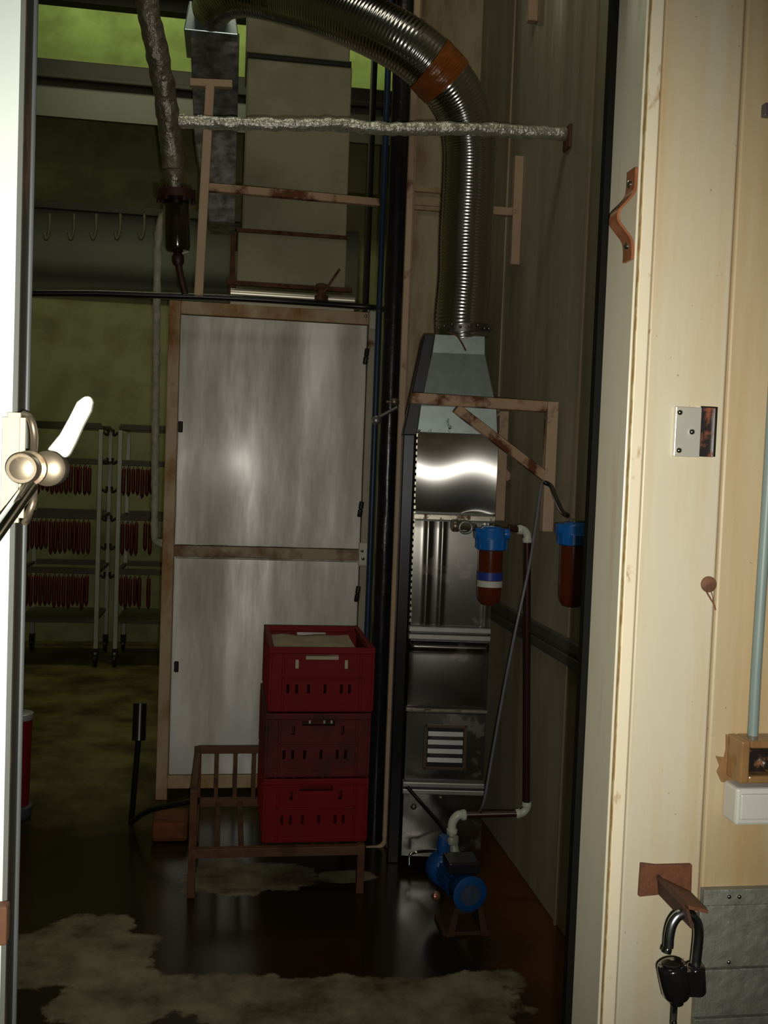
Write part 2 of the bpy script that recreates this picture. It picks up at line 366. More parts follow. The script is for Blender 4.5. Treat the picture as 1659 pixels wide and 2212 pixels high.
# ================================================================== DOOR LEAF
XL = W(24, 1010, .88).x
bm = B()
sheet(bm, XL-.75, XL, .02, 2.46, .880, lambda u, v: .0012*noise.noise(Vector((u*30, v*16, 2))), 60, 120, .02)
door = finish('door_1', bm, leafm, smooth=True, origin=(XL, .91, 0)); struct(door, 'white skinned sliding cold room door leaf pulled half open')
bm = B(); box(bm, XL-.75, XL+.0005, .902, .938, .02, 2.46); finish('door_edge', bm, leafe, door, bevel=.002)
bm = B(); tube(bm, [(XL+.001, .934, .02), (XL+.001, .934, 2.46)], .0028, 10); finish('gasket', bm, gasket, door, smooth=True)
hc = W(48, 1012, .845); Xh, Zh = hc.x, hc.z
bm = B(); lathe(bm, [(.0075, .002), (.0085, 0), (.0115, 0), (.0125, .002), (.0125, .018), (.011, .020), (.011, .026), (.0145, .027), (.0145, .034), (.011, .036), (.011, .09)], (Xh, .842, Zh), (0, 1, 0))
lathe(bm, [(.004, 0), (.009, .001), (.009, .004)], (Xh, .839, Zh), (0, 1, 0))
h = finish('door_handle', bm, brass, door, smooth=True)
bm = B()
bar(bm, (Xh-.012, .872, Zh-.045), (Xh-.012, .872, Zh+.045), .018, .012)
bmesh.ops.bevel(bm, geom=bm.edges[:], offset=.004, segments=2, affect='EDGES'); finish('handle_plate', bm, creamj, h, smooth=True)
bm = B(); a = W(74, 900, .88); b = W(78, 960, .88); tube(bm, catmull([W(52, 895, .88), W(66, 905, .87), W(74, 940, .87), W(72, 985, .88)], 6), .0032, 10); tube(bm, catmull([W(72, 1045, .88), W(72, 1080, .87), W(62, 1110, .87), W(54, 1128, .88)], 6), .0032, 10); finish('spring_clip', bm, brass, h, smooth=True)
bm = B(); lathe(bm, [(.010, -.008), (.0150, -.005), (.0155, .016), (.0125, .020)], W(104, 1012, .90), (0, 1, 0)); finish('cam_roller', bm, brass, h, smooth=True)
bm = B()
pr = [(100, 972), (128, 938), (148, 902), (165, 868), (182, 855), (196, 856), (200, 868), (196, 888), (180, 918), (162, 958), (148, 985), (138, 990), (122, 976)]
prism(bm, [W(x, y, .895) for x, y in pr], (0, .012, 0)); finish('release_lever', bm, M('glossy_white_lever', (.95, .95, .84), .25, 0, .03), h, bevel=.003)
bm = B(); p0 = W(66, 1050, .86); p1 = W(-26, 1178, .80); tube(bm, [p0, p1], .0058, 16); finish('pull_rod', bm, chrome, h, smooth=True)
bm = B(); pbox(bm, -20, 1960, 14, 2045, .868, .014); finish('bolt_plate', bm, rustb, door, bevel=.002)

# ================================================================== FRONT WALL FITTINGS
Y0 = YF-.0
t = thing('strike_plate', 'square steel strike plate with three rivets set in the cream front wall', 'strike plate', W(1500, 988, Y0))
bm = B(); pbox(bm, 1458, 879, 1514, 987, Y0-.003, .005); finish('plate', bm, M('pale_steel_plate', (.62, .60, .52), .35, .5, .08, 20), t, bevel=.0008)
bm = B(); pbox(bm, 1514, 881, 1543, 987, Y0-.0005, .0025); finish('keep_recess', bm, M('dark_recess', (.025, .02, .018), .4, .3, .4, 60, .35, 50, (.2, .05, .02)), t)
bm = B(); pbox(bm, 1543, 879, 1548, 987, Y0-.004, .006); pbox(bm, 1514, 878, 1545, 881, Y0-.004, .006); finish('plate_rim', bm, chrome, t)
for x, y in ((1468, 891), (1494, 933), (1466, 973)):
    bm = B(); lathe(bm, [(.0035, 0), (.0032, .0015), (.0018, .003), (.0004, .0034)], W(x, y, Y0-.003), (0, -1, 0), 16); finish('rivet', bm, chrome, t, smooth=True)
c = W(1530, 1262, Y0)
t = thing('wall_plug', 'round rusty plug with a wire tail on the front wall below the strike plate', 'wall plug', c)
bm = B(); lathe(bm, [(.0084, 0), (.0084, .002), (.006, .0032)], c, (0, -1, 0)); finish('disc', bm, rustb, t, smooth=True)
bm = B(); tube(bm, catmull([W(1526, 1278, Y0-.002), W(1534, 1292, Y0-.003), W(1542, 1305, Y0-.002), W(1546, 1318, Y0-.003)], 6), .0009, 8); tube(bm, catmull([W(1536, 1278, Y0-.002), W(1540, 1290, Y0-.002), W(1541, 1300, Y0-.002)], 4), .0005, 6); finish('wire_tail', bm, rustb, t)
# conduit
bm = B(); tube(bm, [W(1672, 820, Y0-.008), W(1654, 1130, Y0-.008), W(1634, 1440, Y0-.008), W(1626, 1592, Y0-.008)], .0056, 16)
tag(finish('conduit_pipe', bm, greyw, smooth=True), 'grey green conduit pipe running down to the brown taped socket box', 'conduit')
bm = B(); pbox(bm, 1653, 222, 1672, 250, Y0-.008, .01)
tag(finish('cable_clip', bm, M('grey_clip', (.12, .12, .12), .4, .4), bevel=.001), 'small dark grey clip high on the browned wall panel at the right edge', 'clip')
# taped socket box
t = thing('socket_box', 'open socket box bound in glossy brown tape at the foot of the conduit', 'box', W(1640, 1700, Y0))
bm = B(); x0, x1 = W(1598, 1650, Y0-.03).x, W(1712, 1650, Y0-.03).x; zt, zb = W(1640, 1600, Y0-.03).z, W(1640, 1692, Y0-.03).z
for a in ((x0+.010, x1-.010, zt-.008, zt), (x0+.010, x1-.010, zb, zb+.008), (x0, x0+.010, zb, zt), (x1-.010, x1, zb, zt)): box(bm, a[0], a[1], Y0-.032, Y0, a[2], a[3])
finish('box_rim', bm, browntape, t, bevel=.002)
bm = B(); box(bm, x0+.01, x1-.01, Y0-.016, Y0, zb+.008, zt-.008); finish('socket_insert', bm, M('dark_socket', (.02, .014, .012), .3, .1, .4, 60, .3, 60), t)
bm = B(); lathe(bm, [(.006, 0), (.006, .006), (.003, .007)], W(1655, 1652, Y0-.017), (0, -1, 0), 20); finish('socket_knob', bm, chrome, t, smooth=True)
bm = B(); prism(bm, [W(x, y, Y0-.003) for x, y in ((1570, 1588), (1662, 1588), (1700, 1600), (1700, 1700), (1604, 1702), (1590, 1698), (1578, 1688), (1560, 1690), (1550, 1668), (1556, 1655), (1548, 1634), (1566, 1637), (1570, 1620))], (0, .004, 0))
finish('torn_tape', bm, browntape, t)
t = thing('wall_switch', 'white plastic switch box mounted under the taped socket box', 'switch', W(1640, 1780, Y0))
bm = B(); pbox(bm, 1590, 1703, 1716, 1783, Y0-.030, .030); finish('housing', bm, whitebox, t, bevel=.003)
bm = B(); pbox(bm, 1600, 1716, 1706, 1772, Y0-.033, .006); finish('rocker', bm, whitebox, t, bevel=.002)
# aluminium kick plates
xk = W(1512, 1940, Y0).x
for i, (ya, yb, lab) in enumerate(((1918, 1952, 'narrow top strip of grey cladding on the lower right front wall'), (1955, 2088, 'grey cladding plate behind the padlock, between two dark joints'), (2093, 2193, 'grey cladding plate lowest but one beside the padlock key'), (2198, 2290, 'grey cladding plate at the bottom edge of the picture'))):
    za, zb = W(1560, ya, Y0-.004).z, W(1560, yb, Y0-.004).z
    bm = B(); box(bm, xk-.002 if i else xk, xk+.6, Y0-.006 if i else Y0-.009, Y0+.001, zb, za)
    o = tag(finish('cladding_plate', bm, checkm, bevel=.001), lab, 'cladding plate', 'grey cladding plates')
    if i == 0:
        for xx in (1575, 1597):
            bm = B(); lathe(bm, [(.0026, 0), (.002, .0015), (.0005, .002)], W(xx, 1937, Y0-.009), (0, -1, 0), 12); finish('screw', bm, chrome, o, smooth=True)
    if i == 1:
        bm = B(); lathe(bm, [(.0026, 0), (.002, .0015), (.0005, .002)], W(1574, 2078, Y0-.006), (0, -1, 0), 12); finish('screw', bm, chrome, o, smooth=True)
# hasp: rusty plate with an angle iron tongue
t = thing('hasp_bracket', 'rusty angle iron tongue and plate on the front wall that carries the padlock', 'hasp', W(1440, 1940, Y0))
bm = B(); prism(bm, [W(x, y, Y0-.004) for x, y in ((1386, 1866), (1420, 1870), (1496, 1868), (1494, 1936), (1440, 1932), (1381, 1938))], (0, .006, 0)); finish('back_plate', bm, rustm, t, bevel=.001)
bm = B()
ya, yb = Y0-.004, .900
A1, A2, A3 = W(1418, 1890, ya), W(1490, 1924, ya), W(1422, 1932, ya)
D1, D2, D3 = W(1478, 1954, yb), W(1530, 1966, yb), W(1492, 2006, yb)
prism(bm, [A1, A2, D2, D1], (0, 0, -.0035))
finish('top_flange', bm, rustm, t)
bm = B(); prism(bm, [A1, D1, D3, A3], (.0035, 0, 0)); finish('side_flange', bm, M('dark_rust', (.07, .028, .014), .8, 0, .3, 30), t)
# padlock
Yp = .915
pc = W(1470, 2160, Yp)
t = thing('padlock', 'open black padlock hanging by its steel shackle from the rusty hasp', 'padlock', pc)
sp = [(1444, 2046), (1446, 2020), (1452, 1996), (1464, 1979), (1480, 1973), (1496, 1979), (1506, 1994), (1509, 2016), (1507, 2045), (1503, 2082)]
bm = B(); tube(bm, catmull([W(x, y, Yp+.004*(i/9)) for i, (x, y) in enumerate(sp)], 6), .0050, 18)
finish('shackle', bm, M('shackle_steel', (.42, .44, .46), .25, 1, .1, 30), t, smooth=True)
bm = B(); tube(bm, [W(1444, 2044, Yp), W(1442, 2050, Yp)], .0034, 12); tube(bm, [W(1441, 2049, Yp), W(1439, 2057, Yp)], .0050, 12); finish('shackle_toe', bm, steeld, t, smooth=True)
bm = B()
top = W(1450, 2082, Yp); bot = W(1463, 2154, Yp)
lathe(bm, [(.012, 0), (.0138, .0015), (.0144, .004), (.0142, .020), (.0138, (top-bot).length-.004), (.0115, (top-bot).length)], top-Vector((0, 0, 0)), (bot-top).normalized(), 32)
t2 = W(1502, 2084, Yp+.002); b2 = W(1506, 2146, Yp+.002)
lathe(bm, [(.0065, 0), (.0085, .001), (.0092, .003), (.0092, (t2-b2).length-.003), (.0075, (t2-b2).length)], t2, (b2-t2).normalized(), 24)
box(bm, top.x+.003, t2.x+.004, Yp-.008, Yp+.010, b2.z+.002, t2.z-.002)
finish('lock_body', bm, blackl, t, smooth=True)
bm = B(); lathe(bm, [(.0088, 0), (.0096, .001), (.0088, .002)], top+Vector((-.0005, 0, .0012)), (0, -.1, -1), 28); finish('end_cap', bm, M('dark_gloss_cap', (.04, .035, .03), .12, .4), t, smooth=True)
bm = B(); kt = W(1461, 2157, Yp); lathe(bm, [(.003, 0), (.0068, .001), (.0068, .005), (.003, .0065)], kt, (.1, 0, -1), 20)
bar(bm, W(1458, 2168, Yp), W(1456, 2205, Yp), .0055, .002); finish('key', bm, steeld, t, bevel=.0005)
bm = B(); tube(bm, [W(1456+4*math.cos(a), 2212-12*math.sin(a), Yp+.001) for a in [k*2*PI/20 for k in range(20)]], .0012, 8); finish('key_ring', bm, chrome, t, smooth=True)
# strap handle in the reveal
t = thing('strap_handle', 'rusty bent strap bracket bolted inside the cream door reveal', 'bracket', W(1365, 570, 1.02))
bm = B(); xr = XJ-.002
zz = [W(1360, y, 1.03).z for y in (378, 400, 428, 448, 470, 492, 512, 530, 552, 572)]
off = [.003, .003, .004, .010, .0185, .0195, .012, .005, .003, .003]
path = catmull([Vector((xr-o_, 0, z_)) for o_, z_ in zip(off, zz)], 5)
va = []
for p in path: va.append([bm.verts.new((p.x+dx, yy, p.z)) for dx, yy in ((-.0016, 1.002), (-.0016, 1.024), (.0016, 1.024), (.0016, 1.002))])
for i in range(len(va)-1):
    for k in range(4): bm.faces.new((va[i][k], va[i][(k+1) % 4], va[i+1][(k+1) % 4], va[i+1][k]))
bm.faces.new(va[0]); bm.faces.new(va[-1])
finish('strap', bm, M('copper_rust', (.42, .16, .07), .4, .55, .3, 40, .3, 40, (.16, .06, .03)), t, smooth=True)
for y in (408, 540):
    bm = B(); lathe(bm, [(.0045, 0), (.004, .002), (.001, .0032)], (xr-.0046, 1.014, W(1360, y, 1.03).z), (-1, 0, 0), 16); finish('bolt', bm, chrome, t, smooth=True)

# ================================================================== METAL CABINET
YC = 4.5
def cx(px, py=1000): return W(px, py, YC).x
def cz(py, px=580): return W(px, py, YC).z
XA, XB = cx(356), cx(803); ZT, ZM, ZB = cz(662), cz(1193), cz(1686)
t = thing('metal_cabinet', 'tall two door metal cabinet in a rusty tan frame behind the red crates', 'cabinet', ((XA+XB)/2, YC+.3, 0))
bm = B(); box(bm, XA+.01, XB-.01, YC+.034, YC+.62, ZB-.02, ZT-.01); finish('carcass', bm, alu2, t)
fw = .05
for a in ((XA, XA+fw, .0, ZT), (XB-fw*.75, XB, .0, ZT)):
    bm = B(); box(bm, a[0], a[1], YC-.012, YC+.035, a[2], a[3]); finish('upright', bm, tanl if a[0] == XA else M('pale_frame', (.50, .44, .34), .5, 0, .12, 6, .25, 8), t, bevel=.004)
for i, (za, h_) in enumerate(((ZT-.055, .055), (ZM-.028, .05), (ZB-.03, .06))):
    bm = B(); box(bm, XA+fw, XB-fw*.75, YC-.010, YC+.033, za, za+h_); finish('cross_rail', bm, tanl if i != 1 else M('pale_rail', (.50, .40, .26), .5, 0, .12, 6, .42, 7, rsoft=.2), t, bevel=.004)
for i, (za, zb) in enumerate(((ZM+.028, ZT-.060), (ZB+.035, ZM-.034))):
    bm = B()
    def bow(u, v, i=i):
        e = min(u, 1-u)*min(v, 1-v)*4
        return .004*math.sin(PI*u)*math.sin(PI*v)**.5+.0014*noise.noise(Vector((u*4.1, v*2.5, i*7+3)))*min(1, e*4) if 0 < u < 1 and 0 < v < 1 else 0
    sheet(bm, XA+fw+.006, XB-fw*.75-.010, za, zb, YC-.012, bow, 40, 60, .03)
    d = finish('door', bm, alu, t, smooth=True)
    kx, ky = ((390, 922), (381, 1440))[i]; p = W(kx, ky, YC-.012)
    bm = B(); box(bm, p.x-.010, p.x+.010, YC-.018, YC-.008, p.z-.024, p.z+.024); finish('keyhole', bm, darkm, d, bevel=.004)
    for (hx, hy) in ([(791, 770), (779, 1100)], [(772, 1283)])[i]:
        p = W(hx, hy, YC-.02); bm = B()
        lathe(bm, [(.009, -.035), (.011, -.03), (.011, -.003), (.006, 0), (.011, .003), (.011, .03), (.009, .035)], p, (.12, 0, 1), 12); finish('hinge', bm, M('black_hinge', (.03, .028, .025), .4, .3), d, smooth=True)
pbm = M('pale_bracket', (.62, .60, .50), .35, .3, .1)
for a in ((XB-.036, XB+.004, YC-.02, YC-.013, ZT-.075, ZT+.005), (XB-.046, XB-.0, YC-.02, YC-.013, ZM-.05, ZM+.055)):
    bm = B(); box(bm, *a); finish('corner_bracket', bm, pbm, t, bevel=.003)
for (x, y) in ((790, 683), (796, 672), (782, 1190), (784, 1207)):
    bm = B(); lathe(bm, [(.008, 0), (.007, .006), (.002, .009)], W(x, y, YC-.02), (0, -1, 0), 12); finish('bolt', bm, chrome, t, smooth=True)
# rusty sill under the cabinet
bm = B(); box(bm, XA+.04, XB-.04, YC+.02, YC+.5, .10, ZB-.03); tag(finish('rust_sill', bm, orange, bevel=.01), 'rust coloured sill box on the floor under the metal cabinet', 'sill')
# loose objects on the cabinet
Yt = 4.52
t = thing('shallow_tray', 'pale shiny tray lying on top of the metal cabinet', 'tray', W(630, 655, Yt))
zy_ = W(630, 641, Yt).z; a = W(498, 636, Yt); b = W(766, 640, Yt)
bm = B(); tube(bm, [(a.x, Yt, zy_), (b.x, Yt, zy_)], .020, 24); finish('rolled_lip', bm, M('pale_tray', (.92, .88, .74), .36, .8, .06), t, smooth=True)
bm = B(); box(bm, a.x, b.x, Yt+.012, Yt+.14, ZT, zy_); finish('tray_body', bm, M('pale_tray_body', (.6, .55, .4), .4, .3, .06), t)
t = thing('lever_valve', 'rusty lever valve standing on the tray on the cabinet', 'valve', W(694, 648, Yt-.04))
bm = B(); lathe(bm, [(.03, 0), (.03, .02), (.018, .03), (.018, .05), (.026, .055), (.026, .07), (.01, .075)], W(694, 650, Yt-.04), (0, 0, 1), 20); finish('valve_body', bm, rustb, t, smooth=True)
bm = B(); bar(bm, W(697, 635, Yt-.05), W(734, 582, Yt-.05), .016, .01); finish('lever', bm, rustb, t, bevel=.002)
# cream box duct above the cabinet
Yb = 4.72
t = thing('box_duct', 'wide cream riser duct standing on the metal cabinet', 'duct', W(640, 640, Yb))
bm = B(); X0, X1 = W(527, 400, Yb).x, W(752, 400, Yb).x
boxd = M('cream_duct_sheet', (.44, .40, .25), .5, .15, .14, 2, .3, 2, (.26, .25, .15), rsoft=.3)
z5, z1_ = W(640, 508, Yb).z, W(640, 128, Yb).z; z0_ = W(640, 625, Yb).z
box(bm, X0, X1, Yb, Yb+.4, z5, z1_-.01); finish('riser', bm, boxd, t, bevel=.006)
bm = B(); box(bm, X0-.01, X1-.015, Yb-.02, Yb+.42, z1_+.004, 5.0); finish('upper_riser', bm, boxd, t, bevel=.006)
bm = B(); box(bm, X0+.0, X1-.005, Yb-.01, Yb+.42, z1_-.014, z1_+.01); finish('joint_flange', bm, darkb, t)
bm = B(); box(bm, X0-.02, X1, Yb-.03, Yb+.42, z0_, z5-.008); finish('plenum', bm, boxd, t, bevel=.004)
bm = B(); box(bm, X0-.05, X1+.005, Yb-.045, Yb+.4, z5-.012, z5+.004); box(bm, X0-.052, X0-.028, Yb-.045, Yb-.02, ZT, z5); box(bm, X0-.06, X1+.03, Yb-.05, Yb-.02, z0_-.005, z0_+.014); finish('angle_frame', bm, rustb, t)
# narrow galvanised duct left of it
Yg = 4.35
t = thing('galvanised_riser', 'narrow mottled galvanised duct hanging left of the cream riser', 'duct', W(460, 480, Yg))
bm = B(); g0, g1 = W(408, 120, Yg), W(516, 120, Yg); zb_ = W(485, 480, Yg).z; zt_ = W(460, 66, Yg).z
prism(bm, [(g0.x, Yg, zt_), (g1.x, Yg, zt_), (W(508, 480, Yg).x, Yg, zb_), (W(452, 480, Yg).x, Yg, zb_), (W(420, 300, Yg).x, Yg, W(420, 300, Yg).z)], (0, .25, 0)); finish('duct_body', bm, galvd, t, bevel=.004)
bm = B(); a, b = W(398, 45, Yg), W(516, 45, Yg); zc, zd = W(455, 76, Yg).z, W(455, 12, Yg).z
prism(bm, [(a.x, Yg-.03, zc), (b.x, Yg-.03, zc), (b.x-.02, Yg-.03, zd), (a.x+.02, Yg-.03, zd)], (0, .3, 0)); finish('collar_cap', bm, M('bright_zinc', (.45, .55, .55), .3, .8, .1), t, bevel=.004)

# ================================================================== TAN PIPE FRAME
Yq = 3.95
t = thing('tan_support_frame', 'tan square tube frame with crossbar standing above the cabinet', 'frame', W(430, 640, Yq))
bm = B(); bar(bm, W(454, 182, Yq), W(429, 640, Yq), .034); finish('post', bm, tan2, t, bevel=.004)
bm = B(); bar(bm, W(410, 179, Yq), W(502, 183, Yq), .028); finish('top_bar', bm, tan2, t, bevel=.003)
bm = B(); bar(bm, W(445, 405, Yq), W(818, 438, Yq+.12), .03); finish('crossbar', bm, tan, t, bevel=.003)
# ================================================================== FOIL PIPES
def foilpipe(name, pts, r, mat, label, jit=.006, seg=18):
    bm = B(); P = resample(catmull(pts, 10), .012); tube(bm, P, r, seg, jit=jit)
    return tag(finish(name, bm, mat, smooth=True), label, 'pipe')
Yw = 3.42
foilpipe('foil_wrapped_pipe', [W(386, 263, Yw), W(560, 268, Yw), W(740, 270, Yw), W(840, 278, Yw), W(1000, 278, Yw), W(1130, 285, Yw), W(1228, 290, Yw)], .0215, foil, 'crinkled silver foil pipe crossing the passage horizontally to the right wall')
bm = B(); p = WX(1229, 292, XR); box(bm, XR-.010, XR, p.y-.035, p.y+.035, p.z-.05, p.z+.03); tag(finish('wall_sleeve', bm, rustb, bevel=.004), 'rust stained sleeve plate where the foil pipe meets the right wall', 'sleeve')
foilpipe('foil_wrapped_pipe', [W(312, -60, 3.3), W(322, 30, 3.3), W(345, 140, 3.35), W(360, 230, 3.4), W(372, 330, 3.45), W(374, 370, 3.45)], .036, foild, 'dull foil lagged pipe slanting down from the ceiling to the dark canister', .005)
foilpipe('foil_wrapped_pipe', [W(366, 455, 4.75), W(348, 480, 4.75), W(341, 540, 4.75), W(338, 700, 4.75), W(336, 900, 4.75), W(335, 1060, 4.75), W(334, 1150, 4.75), W(340, 1172, 4.75), W(372, 1176, 4.75)], .0175, whitef, 'thin pale lagged pipe dropping down left of the metal cabinet', .005, 14)
# canister
Yk = 3.45
t = thing('glass_canister', 'dark brown canister with a red flange under the slanting foil pipe', 'canister', W(384, 548, Yk))
a, b = W(374, 362, Yk), W(379, 408, Yk)
bm = B(); lathe(bm, [(.030, 0), (.036, .02), (.024, .05), (.018, (a-b).length)], a, (b-a).normalized(), 20); finish('neck', bm, foild, t, smooth=True)
bm = B(); a = W(380, 412, Yk); lathe(bm, [(.050, 0), (.064, .004), (.064, .03), (.05, .034)], a, (.05, 0, -1), 26)
for k in range(6):
    an = k*PI/3; lathe(bm, [(.008, -.006), (.008, .042)], a+Vector((.056*math.cos(an), .056*math.sin(an), 0)), (.05, 0, -1), 8)
finish('flange', bm, dred, t, smooth=True)
bm = B(); a, b = W(381, 434, Yk), W(384, 547, Yk); L_ = (a-b).length; lathe(bm, [(.040, 0), (.042, .004), (.042, L_-.02), (.036, L_-.006), (.014, L_)], a, (b-a).normalized(), 28); finish('bowl', bm, dkglass, t, smooth=True)
bm = B(); a, b = W(384, 546, Yk), W(385, 572, Yk); lathe(bm, [(.012, 0), (.02, .01), (.02, .03), (.014, .042)], a, (b-a).normalized(), 16); tube(bm, catmull([W(385, 568, Yk), W(390, 595, Yk), W(400, 636, Yk)], 6), .012, 12); finish('drain_stub', bm, dred, t, smooth=True)

# ================================================================== VERTICAL PIPES BETWEEN CABINET AND DUCT
def vpipe(name, px, py, Y, r, mat, label, z0=0, z1=5.6, jit=0, cat='pipe'):
    x = W(px, py, Y).x; bm = B(); tube(bm, [(x, Y, z0+(z1-z0)*k/120) for k in range(121)] if jit else [(x, Y, z0), (x, Y, z1)], r, 20, jit=jit)
    return tag(finish(name, bm, mat, smooth=True), label, cat)
vpipe('lagged_pipe', 838, 1000, 4.12, .040, blackp, 'thick black lagged pipe just right of the cabinet', jit=.004)
vpipe('lagged_pipe', 858, 640, 4.22, .036, blackp, 'black lagged pipe behind the tan pole, right of its thicker twin', jit=.004)
vpipe('blue_pipe', 829, 400, 4.3, .013, bluep, 'slim blue painted pipe beside the black lagged pipes')
vpipe('cable_run', 799, 400, 6.2, .02, darkb, 'thin dark vertical cable run behind the blue pipe')
Yo = 3.9
t = thing('tan_pole', 'slim tan pole with a bent foot standing before the black pipes', 'pole', W(838, 1838, Yo))
px_ = W(868, 870, Yo).x
bm = B(); p0 = W(836, 1820, Yo); bar(bm, (px_, Yo, 5.2), (px_, Yo, p0.z+.02), .024); finish('shaft', bm, tan2, t, bevel=.003)
bm = B(); tube(bm, catmull([(px_, Yo, p0.z+.03), (px_-.004, Yo, p0.z), (px_-.025, Yo, p0.z-.018), (px_-.075, Yo, p0.z-.022)], 6), .010, 12); finish('bent_foot', bm, tan2, t, smooth=True)
bm = B(); lathe(bm, [(.012, 0), (.016, .006), (.016, .022), (.01, .028)], W(845, 868, Yo-.03), (1, 0, 0), 12); lathe(bm, [(.006, 0), (.006, .05)], W(835, 868, Yo-.03), (1, 0, 0), 10); finish('clamp_bolt', bm, brass, t, smooth=True)
bm = B(); lathe(bm, [(.010, 0), (.018, .008), (.018, .03), (.010, .035)], W(812, 908, 4.05), (0, -1, 0), 16); tube(bm, [W(812, 905, 4.04), W(858, 880, 4.04)], .008, 10)
tag(finish('gate_valve', bm, M('dull_grey_valve', (.25, .26, .25), .35, .7, .2), smooth=True), 'small grey valve on the black pipe beside the cabinet', 'valve')
bm = B(); tube(bm, catmull([W(866, 640, 4.04), W(868, 900, 4.02), W(862, 1100, 4.02), W(856, 1500, 4.02), W(862, 1740, 4.02), W(872, 1800, 3.98)], 8), .009, 10); tag(finish('black_cable', bm, blackr, smooth=True), 'thin black cable hanging down along the black pipes', 'cable')

# ================================================================== STAINLESS DUCT WITH HOOD
YD = 3.66
dx0, dx1 = W(912, 1000, YD).x, W(1082, 1000, YD).x
dx0b, dx1b = dx0+.0, dx1-.0
def dz(y): return W(995, y, YD).z
t = thing('air_duct', 'shiny sheet steel floor duct with galvanised hood and vent grille', 'duct', ((dx0+dx1)/2, YD+.15, 0))
DD = .26
bm = B(); box(bm, dx0+.004, dx1-.004, YD+.014, YD+DD, .05, dz(935)); finish('duct_shell', bm, M('dark_duct_side', (.10, .10, .10), .4, .8, .2, 8), t)
zs0, zs1 = dz(1108), dz(938)
def bow1(u, v):
    # shallow pillow whose crest wanders like a sine
    vc = .55-.07*math.sin(2*PI*(u+.02))
    return -.045*(v-vc)**2+.012
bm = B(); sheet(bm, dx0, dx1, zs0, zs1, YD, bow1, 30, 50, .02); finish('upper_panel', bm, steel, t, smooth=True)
def flange(za, h_, name='joint_flange', mat=None, dbl=False):
    bm = B(); box(bm, dx0-.006, dx1+.002, YD-.022, YD+.02, za-h_, za)
    if dbl: box(bm, dx0-.006, dx1+.002, YD-.022, YD+.02, za-h_*2-.008, za-h_-.008)
    finish(name, bm, mat or M('flange_zinc', (.50, .50, .46), .35, .6, .12, 20), t, bevel=.003)
flange(dz(1112), .022, mat=M('worn_flange', (.55, .50, .40), .3, .6, .3, 30, .4, 22, (.2, .13, .06)))
def bow2(u, v):
    g = .006*math.exp(-((u-.18)/.04)**2)+.005*math.exp(-((u-.36)/.03)**2)+.004*math.exp(-((u-.93)/.03)**2)
    return g+.006*math.sin(PI*v)-.03*max(0, v-.93)
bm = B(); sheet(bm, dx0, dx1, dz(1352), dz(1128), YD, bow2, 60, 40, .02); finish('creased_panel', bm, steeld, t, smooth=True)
flange(dz(1354), .020, dbl=True)
def bow3(u, v): return .010*math.sin(PI*v)**.6*math.sin(PI*u)**.4+.012*math.exp(-((v-.93)/.05)**2) if 0 < u < 1 and 0 < v < 1 else 0
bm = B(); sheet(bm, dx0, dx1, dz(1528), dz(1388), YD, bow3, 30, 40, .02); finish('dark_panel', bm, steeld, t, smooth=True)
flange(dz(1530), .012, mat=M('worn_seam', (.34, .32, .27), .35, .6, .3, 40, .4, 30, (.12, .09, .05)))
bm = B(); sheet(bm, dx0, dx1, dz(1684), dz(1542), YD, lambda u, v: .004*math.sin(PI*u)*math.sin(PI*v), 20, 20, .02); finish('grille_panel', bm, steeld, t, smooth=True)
gx0, gx1 = W(934, 1600, YD).x, W(1010, 1600, YD).x
bm = B()
for a in ((gx0-.012, gx1+.012, dz(1572), dz(1566)), (gx0-.012, gx1+.012, dz(1662), dz(1655)), (gx0-.014, gx0, dz(1662), dz(1566)), (gx1, gx1+.014, dz(1662), dz(1566))): box(bm, a[0], a[1], YD-.012, YD+.004, a[2], a[3])
g = finish('vent_grille', bm, M('grille_frame', (.12, .08, .055), .5, .4, .2), t, bevel=.002)
bm = B(); box(bm, gx0, gx1, YD-.003, YD+.003, dz(1656), dz(1571)); finish('vent_cavity', bm, darkm, g)
for k, y in enumerate((1584, 1602, 1621, 1640)):
    z = dz(y); bm = B(); box(bm, gx0+.002, gx1-.002, YD-.012, YD-.008, z-.009, z+.008, rot=Matrix.Rotation(-.30, 3, 'X')); finish('louvre', bm, M('louvre_zinc', (.26, .26, .25), .4, .5), g)
flange(dz(1688), .018, dbl=True)
bm = B(); sheet(bm, dx0, dx1, .05, dz(1716), YD, lambda u, v: .004*math.sin(PI*u)+.003*noise.noise(Vector((u*4, v*4, 1))), 20, 20, .02); finish('foot_panel', bm, steeld, t, smooth=True)
for x, y in ((905, 1745), (962, 1722)):
    bm = B(); lathe(bm, [(.012, 0), (.010, .008), (.003, .012)], W(x, y, YD), (0, -1, 0), 14); finish('boss', bm, brass, t, smooth=True)
bm = B()
z = dz(940)
while z > dz(1345):
    box(bm, dx0-.004, dx0+.003, YD-.003, YD+.006, z-.012, z); z -= .022
finish('riveted_edge', bm, M('seam_brass', (.45, .42, .32), .3, .7), t)
# side return of the duct, left
bm = B(); box(bm, dx0-.050, dx0-.006, YD+.05, YD+.19, .0, W(930, 930, YD).z); finish('side_duct', bm, M('black_side', (.02, .02, .022), .32, .6, .2), t, bevel=.004)
